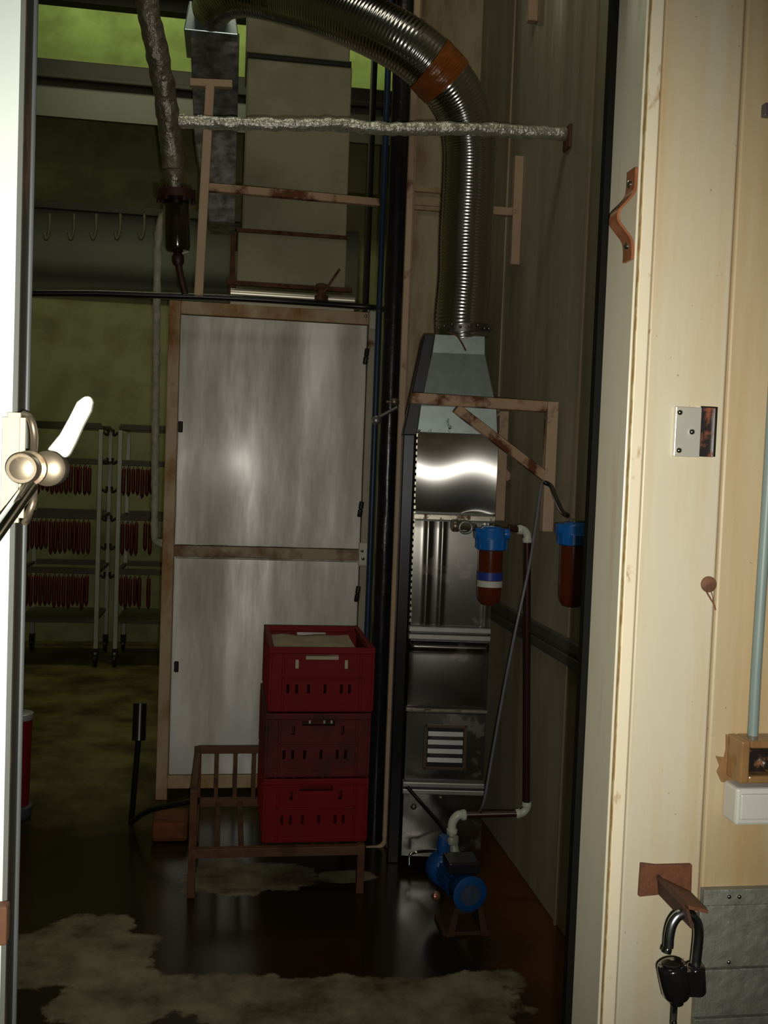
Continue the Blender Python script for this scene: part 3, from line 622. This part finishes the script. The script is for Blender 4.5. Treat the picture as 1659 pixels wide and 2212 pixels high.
# hood
hb = [(dx0+.0, YD+.0), (dx1+.006, YD+.0), (dx1+.006, YD+DD), (dx0-.045, YD+DD)]
def X_(px, py): return W(px, py, YD).x
lv = [(dz(938), X_(912, 938), X_(1084, 938), 0), (dz(880), X_(920, 880), X_(1082, 880), 0.0), (dz(762), X_(946, 762), X_(1060, 762), .03), (dz(722), X_(952, 722), X_(1060, 722), .03)]
bm = B(); rings = []
for z, xa, xb, iy in lv: rings.append([bm.verts.new(p) for p in ((xa, YD+iy-.004, z), (xb, YD+iy-.004, z), (xb, YD+DD-iy, z), (xa, YD+DD-iy, z))])
for i in range(3):
    for k in range(4): bm.faces.new((rings[i][k], rings[i][(k+1) % 4], rings[i+1][(k+1) % 4], rings[i+1][k]))
bm.faces.new(rings[0][::-1]); bm.faces.new(rings[-1]); finish('hood', bm, galv, t, bevel=.003)
bm = B(); prism(bm, [W(x, y, YD+.03) for x, y in ((926, 722), (950, 722), (914, 940), (880, 940))], (0, .16, 0)); finish('side_shade', bm, M('black_shade', (.02, .02, .022), .45, .2, .2), t, bevel=.004)  # black strip painting the hood's left side as if in shade
for x, y in ((918, 930), (983, 925)):
    bm = B(); lathe(bm, [(.005, 0), (.004, .003), (.001, .005)], W(x, y, YD-.004), (0, -1, 0), 12); finish('hood_screw', bm, chrome, t, smooth=True)
t.rotation_euler.z = math.radians(-7)
# ribbed flexible duct
path = [W(1000, 735, 3.78), W(996, 690, 3.78), W(1003, 600, 3.78), W(1006, 500, 3.78), W(1012, 400, 3.77), W(1013, 310, 3.75), W(998, 236, 3.72), W(955, 168, 3.68), W(885, 104, 3.66), W(800, 56, 3.7), W(700, 16, 3.8), W(610, -10, 3.92), W(530, -26, 3.98), W(484, -14, 4.06), W(462, 8, 4.14), W(456, 30, 4.31)]
P = resample(catmull(path, 12), .002)
R0 = .100
def rf(s, i):
    r = R0*(1+.0060*math.sin(2*PI*s/.0125))
    return r*(1+.010*noise.noise(Vector((s*6, 0, 0)))) * (1-.32*max(0, min(1, (i-len(P)+165)/165)))
bm = B(); tube(bm, P, R0, 44, rf=rf)
fx = tag(finish('flexible_duct', bm, spiralm, smooth=True), 'large ribbed metal hose duct arching from the hood to upper left', 'duct')
# tape around it
iT = min(range(len(P)), key=lambda i: (P[i]-W(945, 162, 3.68)).length)
Q = P[iT-20:iT+27]
bm = B(); tube(bm, Q, R0*1.03, 40, rf=lambda s, i: R0*1.035+.0016*noise.noise(Vector((s*30, i, 2))), cap=False, jit=.003)
finish('tape_patch', bm, tape, fx, smooth=True, solid=.002)['label'] = 'glossy brown packing tape wrapped round the duct'
bm = B(); tube(bm, [W(999, 722, 3.78), W(998, 706, 3.78)], R0*1.04, 36)
for k in range(9):
    a = -PI*.9+k*PI*.1; c_ = W(1000, 712, 3.78); q_ = c_+Vector((R0*1.05*math.cos(a), R0*1.05*math.sin(a), .004*(k % 3-1)))
    lathe(bm, [(.006, 0), (.005, .004), (.001, .006)], q_, (math.cos(a), math.sin(a), 0), 8)
finish('clamp_ring', bm, steeld, fx, smooth=True)
bm = B(); tube(bm, catmull([W(966, 718, YD-.01), W(985, 724, YD-.02), W(996, 738, YD-.015), W(1006, 757, YD+.01)], 6), .003, 8); tag(finish('loose_wire', bm, rustb), 'short loose wire hanging over the top of the galvanised hood', 'wire')

# ================================================================== WALL BRACKETS
def wbracket(Yv, xl, yt, xr, yb_, brace, label, name='wall_bracket'):
    xw = XR-.035; top = WX(xr, yt, xw)
    t = thing(name, label, 'bracket', (XR-.02, Yv, top.z), None)
    zt = W(xr, yt, Yv).z
    za = W(xl, yt-10, Yv).z if xl else zt
    bm = B(); bar(bm, (xw, Yv, zt+.014), (xw, Yv, W(xr-10, yb_, Yv).z), .038); finish('wall_leg', bm, tan2, t, bevel=.003)
    if xl:
        bm = B(); bar(bm, (W(xl, yt-12, Yv).x, Yv, zt+.004), (xw-.019, Yv, zt-.004), .036); finish('arm', bm, tan, t, bevel=.003)
    if brace:
        (a, b), (c_, d) = brace; bm = B(); bar(bm, W(a, b, Yv), W(c_, d, Yv), .032); finish('brace', bm, tan, t, bevel=.003)
    return t
wbracket(3.36, 888, 877, 1188, 1148, ((985, 882), (1180, 1032)), 'rusty tan wall bracket with brace, nearest to the doorway')
wbracket(3.98, 1075, 897, 1108, 1125, ((1040, 960), (1100, 1035)), 'tan wall bracket half hidden behind the steel duct')
# upper rail brackets
for (x, ya, yb_, arm, lab) in ((1109, 338, 573, 457, 'pale upright strip with a short arm high on the right wall'), (1145, -90, 48, None, 'pale upright strip at the top edge of the right wall')):
    p = WX(x, (ya+yb_)/2, XR-.03); Yv = p.y
    t = thing('wall_upright', lab, 'bracket', (XR-.03, Yv, p.z))
    bm = B(); bar(bm, (XR-.018, Yv, W(x, ya, Yv).z), (XR-.018, Yv, W(x, yb_, Yv).z), .036); finish('strip', bm, tan2, t, bevel=.003)
    if arm:
        bm = B(); bar(bm, (W(1060, arm, Yv).x, Yv, W(1080, arm, Yv).z), (XR-.036, Yv, W(1080, arm, Yv).z), .032); finish('short_arm', bm, tan2, t, bevel=.003)

# ================================================================== WATER FILTERS AND PLUMBING
def filt(c, r, hcap, hb_, label, band=False):
    c = Vector(c)                                          # top of the bowl
    t = thing('water_filter', label, 'water filter', c-Vector((0, 0, hb_)), 'blue capped water filters')
    bm = B(); lathe(bm, [(r*1.05, -.004), (r*1.22, 0), (r*1.24, hcap*.45), (r*1.12, hcap*.5), (r*1.05, hcap*.85), (r*.7, hcap), (r*.3, hcap*1.02)], c, (0, 0, 1), 32)
    for k in range(12):
        a = k*PI/6; bar(bm, c+Vector((r*1.2*math.cos(a), r*1.2*math.sin(a), .002)), c+Vector((r*1.2*math.cos(a), r*1.2*math.sin(a), hcap*.44)), .007)
    cap = finish('cap', bm, bluef, t, smooth=True)
    for s in (-1, 1):
        bm = B(); lathe(bm, [(r*.38, 0), (r*.45, .004), (r*.45, r*.55)], c+Vector((s*r*.85, 0, hcap*.68)), (s, 0, 0), 18); finish('port', bm, bluef, cap, smooth=True)
    bm = B(); lathe(bm, [(r*.25, -hb_), (r*.7, -hb_+.004), (r*.92, -hb_+.018), (r, -hb_+.04), (r*1.02, -.0)], c, (0, 0, 1), 32); finish('bowl', bm, amber, t, smooth=True)
    if band:
        for n_, m_, a, b in (('blue_band', bluel, .40, .54), ('white_band', whitel, .55, .66)):
            bm = B(); lathe(bm, [(r*1.035, -hb_*b), (r*1.035, -hb_*a)], c, (0, 0, 1), 32); finish(n_, bm, m_, t, smooth=True)
    return t
Y1 = 3.25
c1 = W(1061, 1186, Y1); filt(c1, .041, .074, W(1061, 1186, Y1).z-W(1058, 1308, Y1).z, 'blue capped amber water filter with a blue and white label, in front of the duct', True)
Y2 = 2.92
c2 = W(1240, 1176, Y2); filt(c2, .040, .066, W(1240, 1176, Y2).z-W(1236, 1312, Y2).z, 'blue capped amber water filter hanging by the right wall near the doorway')
bm = B(); p = c2+Vector((.0, 0, .07)); box(bm, p.x-.01, XR, Y2-.02, Y2+.02, p.z-.004, p.z+.004); lathe(bm, [(.016, 0), (.018, .01), (.012, .02)], c2+Vector((.045, -.02, .05)), (0, -1, 0), 14)
tag(finish('filter_hanger', bm, M('grey_hanger', (.30, .26, .20), .4, .5), bevel=.002), 'small metal hanger plate above the filter by the doorway', 'hanger')
def elbow(a, b, c_, r, label, flare=1.25):
    t = B(); tube(t, catmull([a, Vector(a).lerp(Vector(b), .6), Vector(b).lerp(Vector(c_), .4), c_], 6), r, 16)
    for p, q in ((a, b), (c_, b)):
        d = (Vector(q)-Vector(p)).normalized(); lathe(t, [(r*flare*.9, 0), (r*flare, .003), (r*flare, .014), (r, .016)], p, d, 18)
    return tag(finish('pipe_elbow', t, whitep, smooth=True), label, 'elbow', 'white pipe elbows')
e1 = elbow(W(1118, 1144, Y1), W(1139, 1145, Y1), W(1139, 1172, Y1), .013, 'white elbow beside the filter in front of the duct')
bm = B(); tube(bm, [W(1100, 1142, Y1), W(1120, 1144, Y1)], .010, 14); tag(finish('pipe_nipple', bm, brownp, smooth=True), 'short brown pipe joining the labelled filter and the white elbow', 'pipe')
a, b = W(1139, 1172, Y1), W(1137, 1735, 3.30)
bm = B(); tube(bm, [a, b], .0125, 16); tag(finish('brown_pipe', bm, brownp, smooth=True), 'long upright dark brown plastic pipe left of the right wall', 'pipe')
elbow(W(1138, 1732, 3.30), W(1137, 1755, 3.30), W(1114, 1758, 3.30), .013, 'white elbow at the foot of the upright brown pipe')
bm = B(); tube(bm, [W(1116, 1757, 3.30), W(1002, 1760, 3.34)], .0115, 16); tag(finish('brown_pipe', bm, brownp, smooth=True), 'short level dark brown pipe low in front of the duct', 'pipe')
elbow(W(1006, 1760, 3.34), W(978, 1762, 3.34), W(976, 1800, 3.34), .015, 'pale elbow above the blue pump')
bm = B(); tube(bm, [W(974, 1796, 3.34), W(984, 1850, 3.3)], .016, 14); lathe(bm, [(.022, 0), (.024, .004), (.024, .022), (.018, .026)], W(976, 1806, 3.32), (0, 0, -1), 16)
tag(finish('pump_riser', bm, M('pale_green_fitting', (.36, .40, .30), .4, .1), smooth=True), 'pale threaded riser pipe between the elbow and the blue pump', 'pipe')
# ring valve left of the labelled filter
t = thing('ball_valve', 'brass valve with a grey ring left of the labelled filter', 'valve', W(1008, 1152, Y1))
bm = B(); tube(bm, [W(978, 1136, Y1+.05), W(1028, 1140, Y1)], .011, 14); lathe(bm, [(.017, -.012), (.02, -.008), (.02, .008), (.017, .012)], W(984, 1136, Y1+.03), (1, 0, 0), 14); finish('valve_body', bm, brass, t, smooth=True)
rc = W(1006, 1140, Y1-.02); bm = B(); tube(bm, [rc+Vector((.021*math.cos(k*PI/12), 0, .018*math.sin(k*PI/12))) for k in range(25)], .0045, 10, cap=False); finish('ring_handle', bm, M('grey_ring', (.35, .38, .34), .35, .6), t, smooth=True)
# hoses
def hose(name, pts, r, mat, label):
    bm = B(); tube(bm, catmull(pts, 10), r, 12); return tag(finish(name, bm, mat, smooth=True), label, 'hose')
hose('supply_hose', [W(1176, 1042, 3.3), W(1190, 1050, 3.28), W(1200, 1075, 3.15), W(1214, 1105, 3.0), W(1226, 1114, 2.95)], .008, blackr, 'short black hose curving from the bracket to the filter by the doorway')
hose('thin_hose', [W(1170, 1045, 3.28), W(1158, 1130, 3.24), W(1142, 1230, 3.2), W(1112, 1370, 3.18), W(1085, 1510, 3.2), W(1062, 1640, 3.24), W(1046, 1728, 3.27), W(1036, 1752, 3.33)], .0045, M('grey_tubing', (.22, .22, .25), .3, 0, .1), 'long thin grey hose slanting down from the bracket towards the pump')
hose('power_cable', [W(880, 1700, 3.6), W(910, 1735, 3.55), W(945, 1775, 3.45), W(972, 1812, 3.36), W(1000, 1850, 3.3)], .007, blackr, 'black cable slanting across the duct foot down to the pump')
bm = B(); tube(bm, catmull([W(884, 1868, 3.6), W(886, 1846, 3.6), W(905, 1840, 3.6), W(940, 1838, 3.55), W(962, 1842, 3.5)], 8), .006, 10); tag(finish('bent_rod', bm, chrome, smooth=True), 'bright bent rod lying against the foot of the duct', 'rod')
# pump
Yu = 3.12
mc = W(1014, 1930, Yu); Rm = .052
t = thing('water_pump', 'blue electric water pump on rusty feet on the wet floor', 'pump', (mc.x, Yu+.1, 0))
bm = B(); lathe(bm, [(.012, -.012), (.045, -.011), (.058, -.006), (Rm, .004), (Rm, .05), (Rm*.92, .055), (Rm*.92, .17), (Rm*.75, .18)], mc, (-.16, 1, 0), 36)
for k in range(18):
    a = k*PI/9; bar(bm, mc+Vector((Rm*.93*math.cos(a)-.01, .06, Rm*.93*math.sin(a))), mc+Vector((Rm*.93*math.cos(a)-.026, .165, Rm*.93*math.sin(a))), .005, .012)
finish('motor', bm, bluem, t, smooth=True)
bm = B(); lathe(bm, [(.034, 0), (.034, .004)], mc+Vector((0, -.016, 0)), (-.16, 1, 0), 24); finish('fan_cover', bm, M('fan_grey', (.06, .10, .16), .5, .2, .3, 60), t, smooth=True)
bm = B(); a = W(985, 1875, Yu+.05); box(bm, a.x-.030, a.x+.075, Yu+.02, Yu+.12, W(1000, 1888, Yu+.03).z, W(1000, 1862, Yu+.03).z); finish('terminal_box', bm, M('black_box', (.02, .02, .025), .3), t, bevel=.006)
bm = B(); lathe(bm, [(.03, 0), (.055, .01), (.062, .03), (.062, .06), (.04, .075), (.03, .1)], mc+Vector((-.03, .17, .0)), (-.16, 1, 0), 28); lathe(bm, [(.022, 0), (.024, .03), (.018, .06)], mc+Vector((-.045, .20, .055)), (0, 0, 1), 18); finish('pump_head', bm, bluem, t, smooth=True)
bm = B()
for s in (-1, 1):
    prism(bm, [(mc.x+s*.030, Yu+.0, mc.z-.045), (mc.x+s*.045, Yu+.0, mc.z-.045), (mc.x+s*.070, Yu, 0.0), (mc.x+s*.045, Yu, 0.0)], (0, .13, 0))
box(bm, mc.x-.08, mc.x+.08, Yu+.01, Yu+.14, 0.0, .012); finish('rusty_foot', bm, M('dark_foot_rust', (.07, .028, .014), .8), t)
bm = B(); lathe(bm, [(.014, 0), (.016, .01), (.01, .02)], W(946, 1935, Yu), (-1, -.4, 0), 14); finish('drain_plug', bm, M('copper_plug', (.6, .3, .2), .3, .8), t, smooth=True)

# ================================================================== STAND AND CRATES
YS0, YS1 = 3.48, 4.0
sxa, sxb = W(415, 1850, YS0).x, W(779, 1850, YS0).x
zs = W(600, 1838, YS0).z
t = thing('low_stand', 'low rusty steel stand carrying the stack of red crates', 'stand', ((sxa+sxb)/2, (YS0+YS1)/2, 0))
zpost = W(413, 1706, YS0).z
for x, y, zt in ((sxa, YS0, zpost), (sxb, YS0, zs+.02), (sxa, YS1, zpost), (sxb, YS1, zpost)):
    bm = B(); bar(bm, (x, y, 0), (x, y, zt), .026); finish('leg', bm, M('rust_leg', (.15, .06, .026), .7, .1, .2, 14, .3, 16, (.1, .035, .018)), t, bevel=.002)
rl = M('rust_rail', (.15, .07, .03), .65, .1, .2, 14, .4, 9, (.09, .035, .02))
bm = B()
for y in (YS0, YS1): bar(bm, (sxa, y, zs), (sxb+.01, y, zs), .028, .032)
for x in (sxa, sxb): bar(bm, (x, YS0, zs), (x, YS1, zs), .028, .032)
for k in range(1, 7): xk_ = sxa+(sxb-sxa)*k/7; bar(bm, (xk_, YS0, zs), (xk_, YS1, zs), .02, .01)
finish('tray_frame', bm, rl, t, bevel=.002)
bm = B(); bar(bm, (sxa, YS1, zpost-.01), (sxb, YS1, zpost-.01), .026); bar(bm, (sxa, YS0, zpost-.01), (sxa, YS1, zpost-.01), .022); finish('guard_rail', bm, rl, t, bevel=.002)
for k in range(1, 4):
    bm = B(); xk_ = sxa+(sxb-sxa)*k/8; bar(bm, (xk_, YS1, zs), (xk_, YS1, zpost), .016); finish('guard_bar', bm, rl, t)
def panel(bm, o, u, v, us, vs_, holes):
    """rectangle grid o + a*u + b*v with rectangular holes left out; holes = (a0,a1,b0,b1)"""
    A = sorted(set([0, us]+[h[0] for h in holes]+[h[1] for h in holes])); Bv = sorted(set([0, vs_]+[h[2] for h in holes]+[h[3] for h in holes]))
    vt = {}
    def V(i, j):
        if (i, j) not in vt: vt[i, j] = bm.verts.new(Vector(o)+Vector(u)*A[i]+Vector(v)*Bv[j])
        return vt[i, j]
    for i in range(len(A)-1):
        for j in range(len(Bv)-1):
            a, b = (A[i]+A[i+1])/2, (Bv[j]+Bv[j+1])/2
            if any(h[0] < a < h[1] and h[2] < b < h[3] for h in holes): continue
            bm.faces.new((V(i, j), V(i+1, j), V(i+1, j+1), V(i, j+1)))
YK = 3.50
kx0, kx1 = W(574, 1600, YK).x, W(803, 1600, YK).x
cw = kx1-kx0; ch = (W(690, 1398, YK).z-zs-.016)/3; cdp = .48
def holes_for(wd, hh, handle=True):
    hs = [(wd*.34, wd*.66, hh*.80, hh*.88)] if handle else []
    for f in (.16, .245, .36, .52, .68, .76): hs.append((wd*f, wd*f+.010, hh*.28, hh*.42))
    for f in (.24, .72): hs.append((wd*f, wd*f+.012, hh*.66, hh*.80))
    return hs
def make_crate(mat, label, x, z, dx=0, holes=True):
    t = thing('plastic_crate', label, 'crate', (x+dx+cw/2, YK+cdp/2, z), 'red plastic crates')
    bm = B(); x0, x1 = x+dx+.006, x+dx+cw-.006; y0_, y1_ = YK+.006, YK+cdp-.006; hz = ch-.004
    panel(bm, (x0, y0_, z+.004), (1, 0, 0), (0, 0, 1), x1-x0, hz-.01, holes_for(x1-x0, hz))
    panel(bm, (x0, y1_, z+.004), (1, 0, 0), (0, 0, 1), x1-x0, hz-.01, holes_for(x1-x0, hz))
    L_ = y1_-y0_; sh = [(L_*f, L_*f+.010, hz*.3, hz*.6) for f in (.15, .3, .45, .6, .75, .88)]
    panel(bm, (x0, y0_, z+.004), (0, 1, 0), (0, 0, 1), L_, hz-.01, sh); panel(bm, (x1, y0_, z+.004), (0, 1, 0), (0, 0, 1), L_, hz-.01, sh)
    panel(bm, (x0, y0_, z+.006), (1, 0, 0), (0, 1, 0), x1-x0, L_, [])
    finish('crate_body', bm, mat, t, solid=.006)
    bm = B(); rw_ = .018; zt = z+ch-.002; zb = zt-.022; X0_, X1_, Ya, Yb_ = x+dx, x+dx+cw, YK, YK+cdp
    for a in ((X0_, X1_, Ya, Ya+rw_), (X0_, X1_, Yb_-rw_, Yb_), (X0_, X0_+rw_, Ya+rw_, Yb_-rw_), (X1_-rw_, X1_, Ya+rw_, Yb_-rw_)): box(bm, *a, zb, zt)
    finish('rim', bm, mat, t, bevel=.003)
    bm = B()
    for xx in (X0_+.001, X0_+cw*.125, X0_+cw*.875-.008, X1_-.011): box(bm, xx, xx+.010, Ya-.001, Ya+.012, z+.01, zb)
    for xx in (X0_+.04,): box(bm, xx, X1_-.04, Ya-.001, Ya+.008, z+ch*.52, z+ch*.55)
    for yy in (.0, .2, .4, .6, .8, .95): box(bm, X0_-.001, X0_+.010, Ya+cdp*yy+.004, Ya+cdp*yy+.016, z+.01, zb)
    box(bm, X0_+.002, X1_-.002, Ya+.001, Ya+.01, z+.006, z+.022)
    finish('ribs', bm, mat, t, bevel=.002)
    return t
zc0 = zs+.016
make_crate(crated, 'bottom red plastic crate of the stack on the rusty stand', kx0-.004, zc0)
make_crate(crated2, 'middle, darker and dirtier red plastic crate of the stack', kx0-.004, zc0+ch)
make_crate(crated, 'top red plastic crate of the stack, holding a pale sheet', kx0, zc0+2*ch, .002)
zz_ = zc0+3*ch
bm = B(); sheet_top = zz_-.035
g = []
nx_, ny_ = 14, 16; x0, x1, y0_, y1_ = kx0+.03, kx1-.045, YK+.05, YK+cdp-.03
box(bm, x0, x1, y0_, y1_, zz_-.12, sheet_top-.006)
for j in range(ny_+1): g.append([bm.verts.new((x0-.004+(x1-x0+.008)*i/nx_, y0_-.004+(y1_-y0_+.008)*j/ny_, sheet_top+.008*noise.noise(Vector((i*.25, j*.25, 5))))) for i in range(nx_+1)])
for j in range(ny_):
    for i in range(nx_): bm.faces.new((g[j][i], g[j][i+1], g[j+1][i+1], g[j+1][i]))
tag(finish('paper_sheet', bm, lard), 'pale cream sheet lying over the contents of the top red crate', 'sheet')

# ================================================================== SAUSAGE RACKS
YR = 7.4
def rz(y, x=140): return W(x, y, YR).z
rows = [rz(1003), rz(1122), rz(1240)]
rxa, rxb = W(40, 1150, YR).x, W(213, 1150, YR).x
rw = rxb-rxa
def make_rack(x0, x1, label):
    t = thing('smoking_rack', label, 'rack', ((x0+x1)/2, YR+.3, 0), 'wheeled sausage racks')
    for x in (x0, x1):
        for y in (YR, YR+.6):
            bm = B(); bar(bm, (x, y, .12), (x, y, rz(925)), .032); finish('post', bm, railm, t, bevel=.004)
            bm = B(); lathe(bm, [(.05, -.012), (.055, -.008), (.055, .008), (.05, .012)], (x, y, .056), (1, 0, 0), 18); box(bm, x-.02, x+.02, y-.02, y+.02, .06, .13); finish('caster', bm, blackr, t)
    for z in [rz(925)]+rows:
        bm = B(); box(bm, x0, x1, YR-.012, YR+.012, z+.005, z+.045); box(bm, x0, x1, YR+.588, YR+.612, z+.005, z+.045)
        for x in (x0, x1): box(bm, x-.012, x+.012, YR, YR+.6, z+.005, z+.03)
        finish('shelf_rail', bm, railw, t, bevel=.003)
    for i in range(6):
        bm = B(); z = rz(930+i*62); s = x1 if x0 < -1.2 else x0; q = 1 if x0 < -1.2 else -1
        tube(bm, catmull([(s+q*.015, YR, z), (s+q*.045, YR, z-.02), (s+q*.05, YR, z+.02)], 4), .009, 8); finish('side_hook', bm, darkb, t)
    bm = B(); box(bm, x0, x1, YR-.01, YR+.6, rz(1345), rz(1338)); finish('drip_tray', bm, railw, t, bevel=.003)
    return t
make_rack(rxa, rxb, 'wheeled steel rack of hanging sausages nearer the left door leaf')
r2a, r2b = W(255, 1150, YR).x, W(430, 1150, YR).x
make_rack(r2a, r2b, 'wheeled steel rack of hanging sausages partly hidden by the cabinet')
def sausage_mesh(L):
    bm = B(); r = .0140; prof = [(.003, .012), (.004, 0), (.010, -.004), (r*.95, -.012), (r, -.03), (r*1.03, -L*.5), (r, -L+.03), (r*.92, -L+.012), (.008, -L+.002), (.003, -L-.008)]
    P_ = [(r_, h_) for r_, h_ in prof]; rings = []
    for r_, h_ in P_: rings.append([bm.verts.new((r_*math.cos(2*PI*k/10)+.002*math.sin(PI*-h_/L), r_*math.sin(2*PI*k/10), h_)) for k in range(10)])
    for i in range(len(rings)-1):
        for k in range(10): bm.faces.new((rings[i][k], rings[i][(k+1) % 10], rings[i+1][(k+1) % 10], rings[i+1][k]))
    bm.faces.new(rings[0][::-1]); bm.faces.new(rings[-1]); return bm
proto = None
ORD = ['nearest', 'second', 'third', 'fourth', 'fifth', 'sixth', 'seventh', 'eighth', 'ninth', 'tenth', 'eleventh', 'twelfth', 'thirteenth', 'fourteenth', 'fifteenth', 'sixteenth', 'seventeenth', 'eighteenth', 'nineteenth', 'twentieth']
rn = ['top', 'middle', 'bottom']
for ri, (x0, x1, rl_) in enumerate(((rxa, rxb, 'nearer the door leaf'), (r2a, W(345, 1150, YR).x, 'beside the cabinet'))):
    for k, z in enumerate(rows):
        n = int((x1-x0-.05)/.0315)
        for i in range(n):
            if ri == 1 and k == 1 and i == 4: continue
            if ri == 1 and k == 2 and i == 5: continue
            if proto is None: o = proto = finish('sausage', sausage_mesh(.19), saus, smooth=True, origin=(0, 0, 0))
            else: o = proto.copy(); C.objects.link(o)
            o.location = (x0+.035+i*.0315+random.uniform(-.0006, .0006), YR-.034+random.uniform(-.004, .004), z-.006+random.uniform(-.008, .004))
            o.rotation_euler = (random.uniform(-.01, .01), random.uniform(-.008, .008), random.uniform(0, 6)); s = random.uniform(.92, 1.1) * (1.1 if k else .98); o.scale = (1, 1, s)
            j = (n-1-i) if ri == 0 else i
            tag(o, '%s dark red sausage from centre posts, %s row, rack %s' % (ORD[j], rn[k], rl_), 'sausage', 'sausages in the %s row of the rack %s' % (rn[k], rl_))
# hanging hook rail on the far wall
t = thing('hook_rail', 'dark rail on the far wall carrying a row of pale meat hooks', 'rail', W(230, 455, 7.9))
bm = B(); za, zb = W(230, 442, 7.9).z, W(230, 458, 7.9).z; box(bm, -1.7, W(520, 455, 7.9).x, 7.9, 7.96, zb, za); finish('rail', bm, darkb, t)
for x in (107, 160, 208, 260, 312, 345):
    bm = B(); a = W(x, 462, 7.88); tube(bm, catmull([a, a-Vector((0, 0, .12)), a-Vector((.02, 0, .19)), a-Vector((.035, 0, .14))], 5), .012, 8); finish('hook', bm, M('dull_hook', (.11, .10, .07), .5, .2), t, smooth=True)

# ================================================================== LOOSE THINGS ON THE LEFT
Yc = 4.36
hose('overhead_hose', [W(20, 634, Yc), W(200, 634, Yc), W(330, 638, Yc), W(450, 642, Yc), W(600, 650, Yc), W(800, 664, Yc), W(826, 668, 4.2)], .0125, blackr, 'thin black hose strung level across the room along the cabinet top')
sf = WZ(284, 1772, .012)
t = thing('squeegee', 'black squeegee pole leaning low against the left side of the cabinet', 'squeegee', sf)
bm = B(); tube(bm, [W(303, 1520, 4.2), W(300, 1600, 4.16)], .028, 14); finish('grip', bm, blackr, t, smooth=True)
bm = B(); tube(bm, [W(299, 1600, 4.16), sf], .012, 12); finish('pole', bm, blackr, t, smooth=True)
hose('floor_hose', [sf+Vector((-.0, -.03, 0)), W(320, 1752, 4.02), W(370, 1740, 3.97), W(430, 1728, 3.94)], .011, blackr, 'black hose lying from the squeegee towards the rusty stand')
a = W(330, 1768, 4.05); b = W(424, 1812, 4.05)
bm = B(); box(bm, a.x, b.x-.03, 3.98, 4.16, 0, W(370, 1772, 4.0).z); tag(finish('rust_block', bm, orange, bevel=.02), 'low rust orange block on the floor left of the stand', 'block')
Yr = 4.3; c_ = W(36, 1775, Yr)
t = thing('red_bin', 'red plastic bin with a pale rim just inside the door leaf', 'bin', (c_.x, Yr, 0))
zt = W(50, 1540, Yr).z; Rb = W(70, 1600, Yr).x-c_.x
bm = B(); lathe(bm, [(Rb*.82, .03), (Rb*.84, .035), (Rb*.98, zt-.02), (Rb*.98, zt-.018)], (c_.x, Yr, 0), (0, 0, 1), 28); finish('bin_body', bm, redb, t, smooth=True)
bm = B(); lathe(bm, [(Rb, zt-.025), (Rb*1.04, zt-.02), (Rb*1.04, zt), (Rb*.98, zt+.002)], (c_.x, Yr, 0), (0, 0, 1), 28); finish('bin_rim', bm, M('pale_rim', (.5, .5, .58), .35, .2), t, smooth=True)
bm = B(); lathe(bm, [(Rb*.9, 0), (Rb*1.05, .01), (Rb*1.12, .05), (Rb*.95, .055)], (c_.x, Yr, 0), (0, 0, 1), 28); finish('base_ring', bm, M('grey_blue_ring', (.08, .09, .12), .4), t, smooth=True)
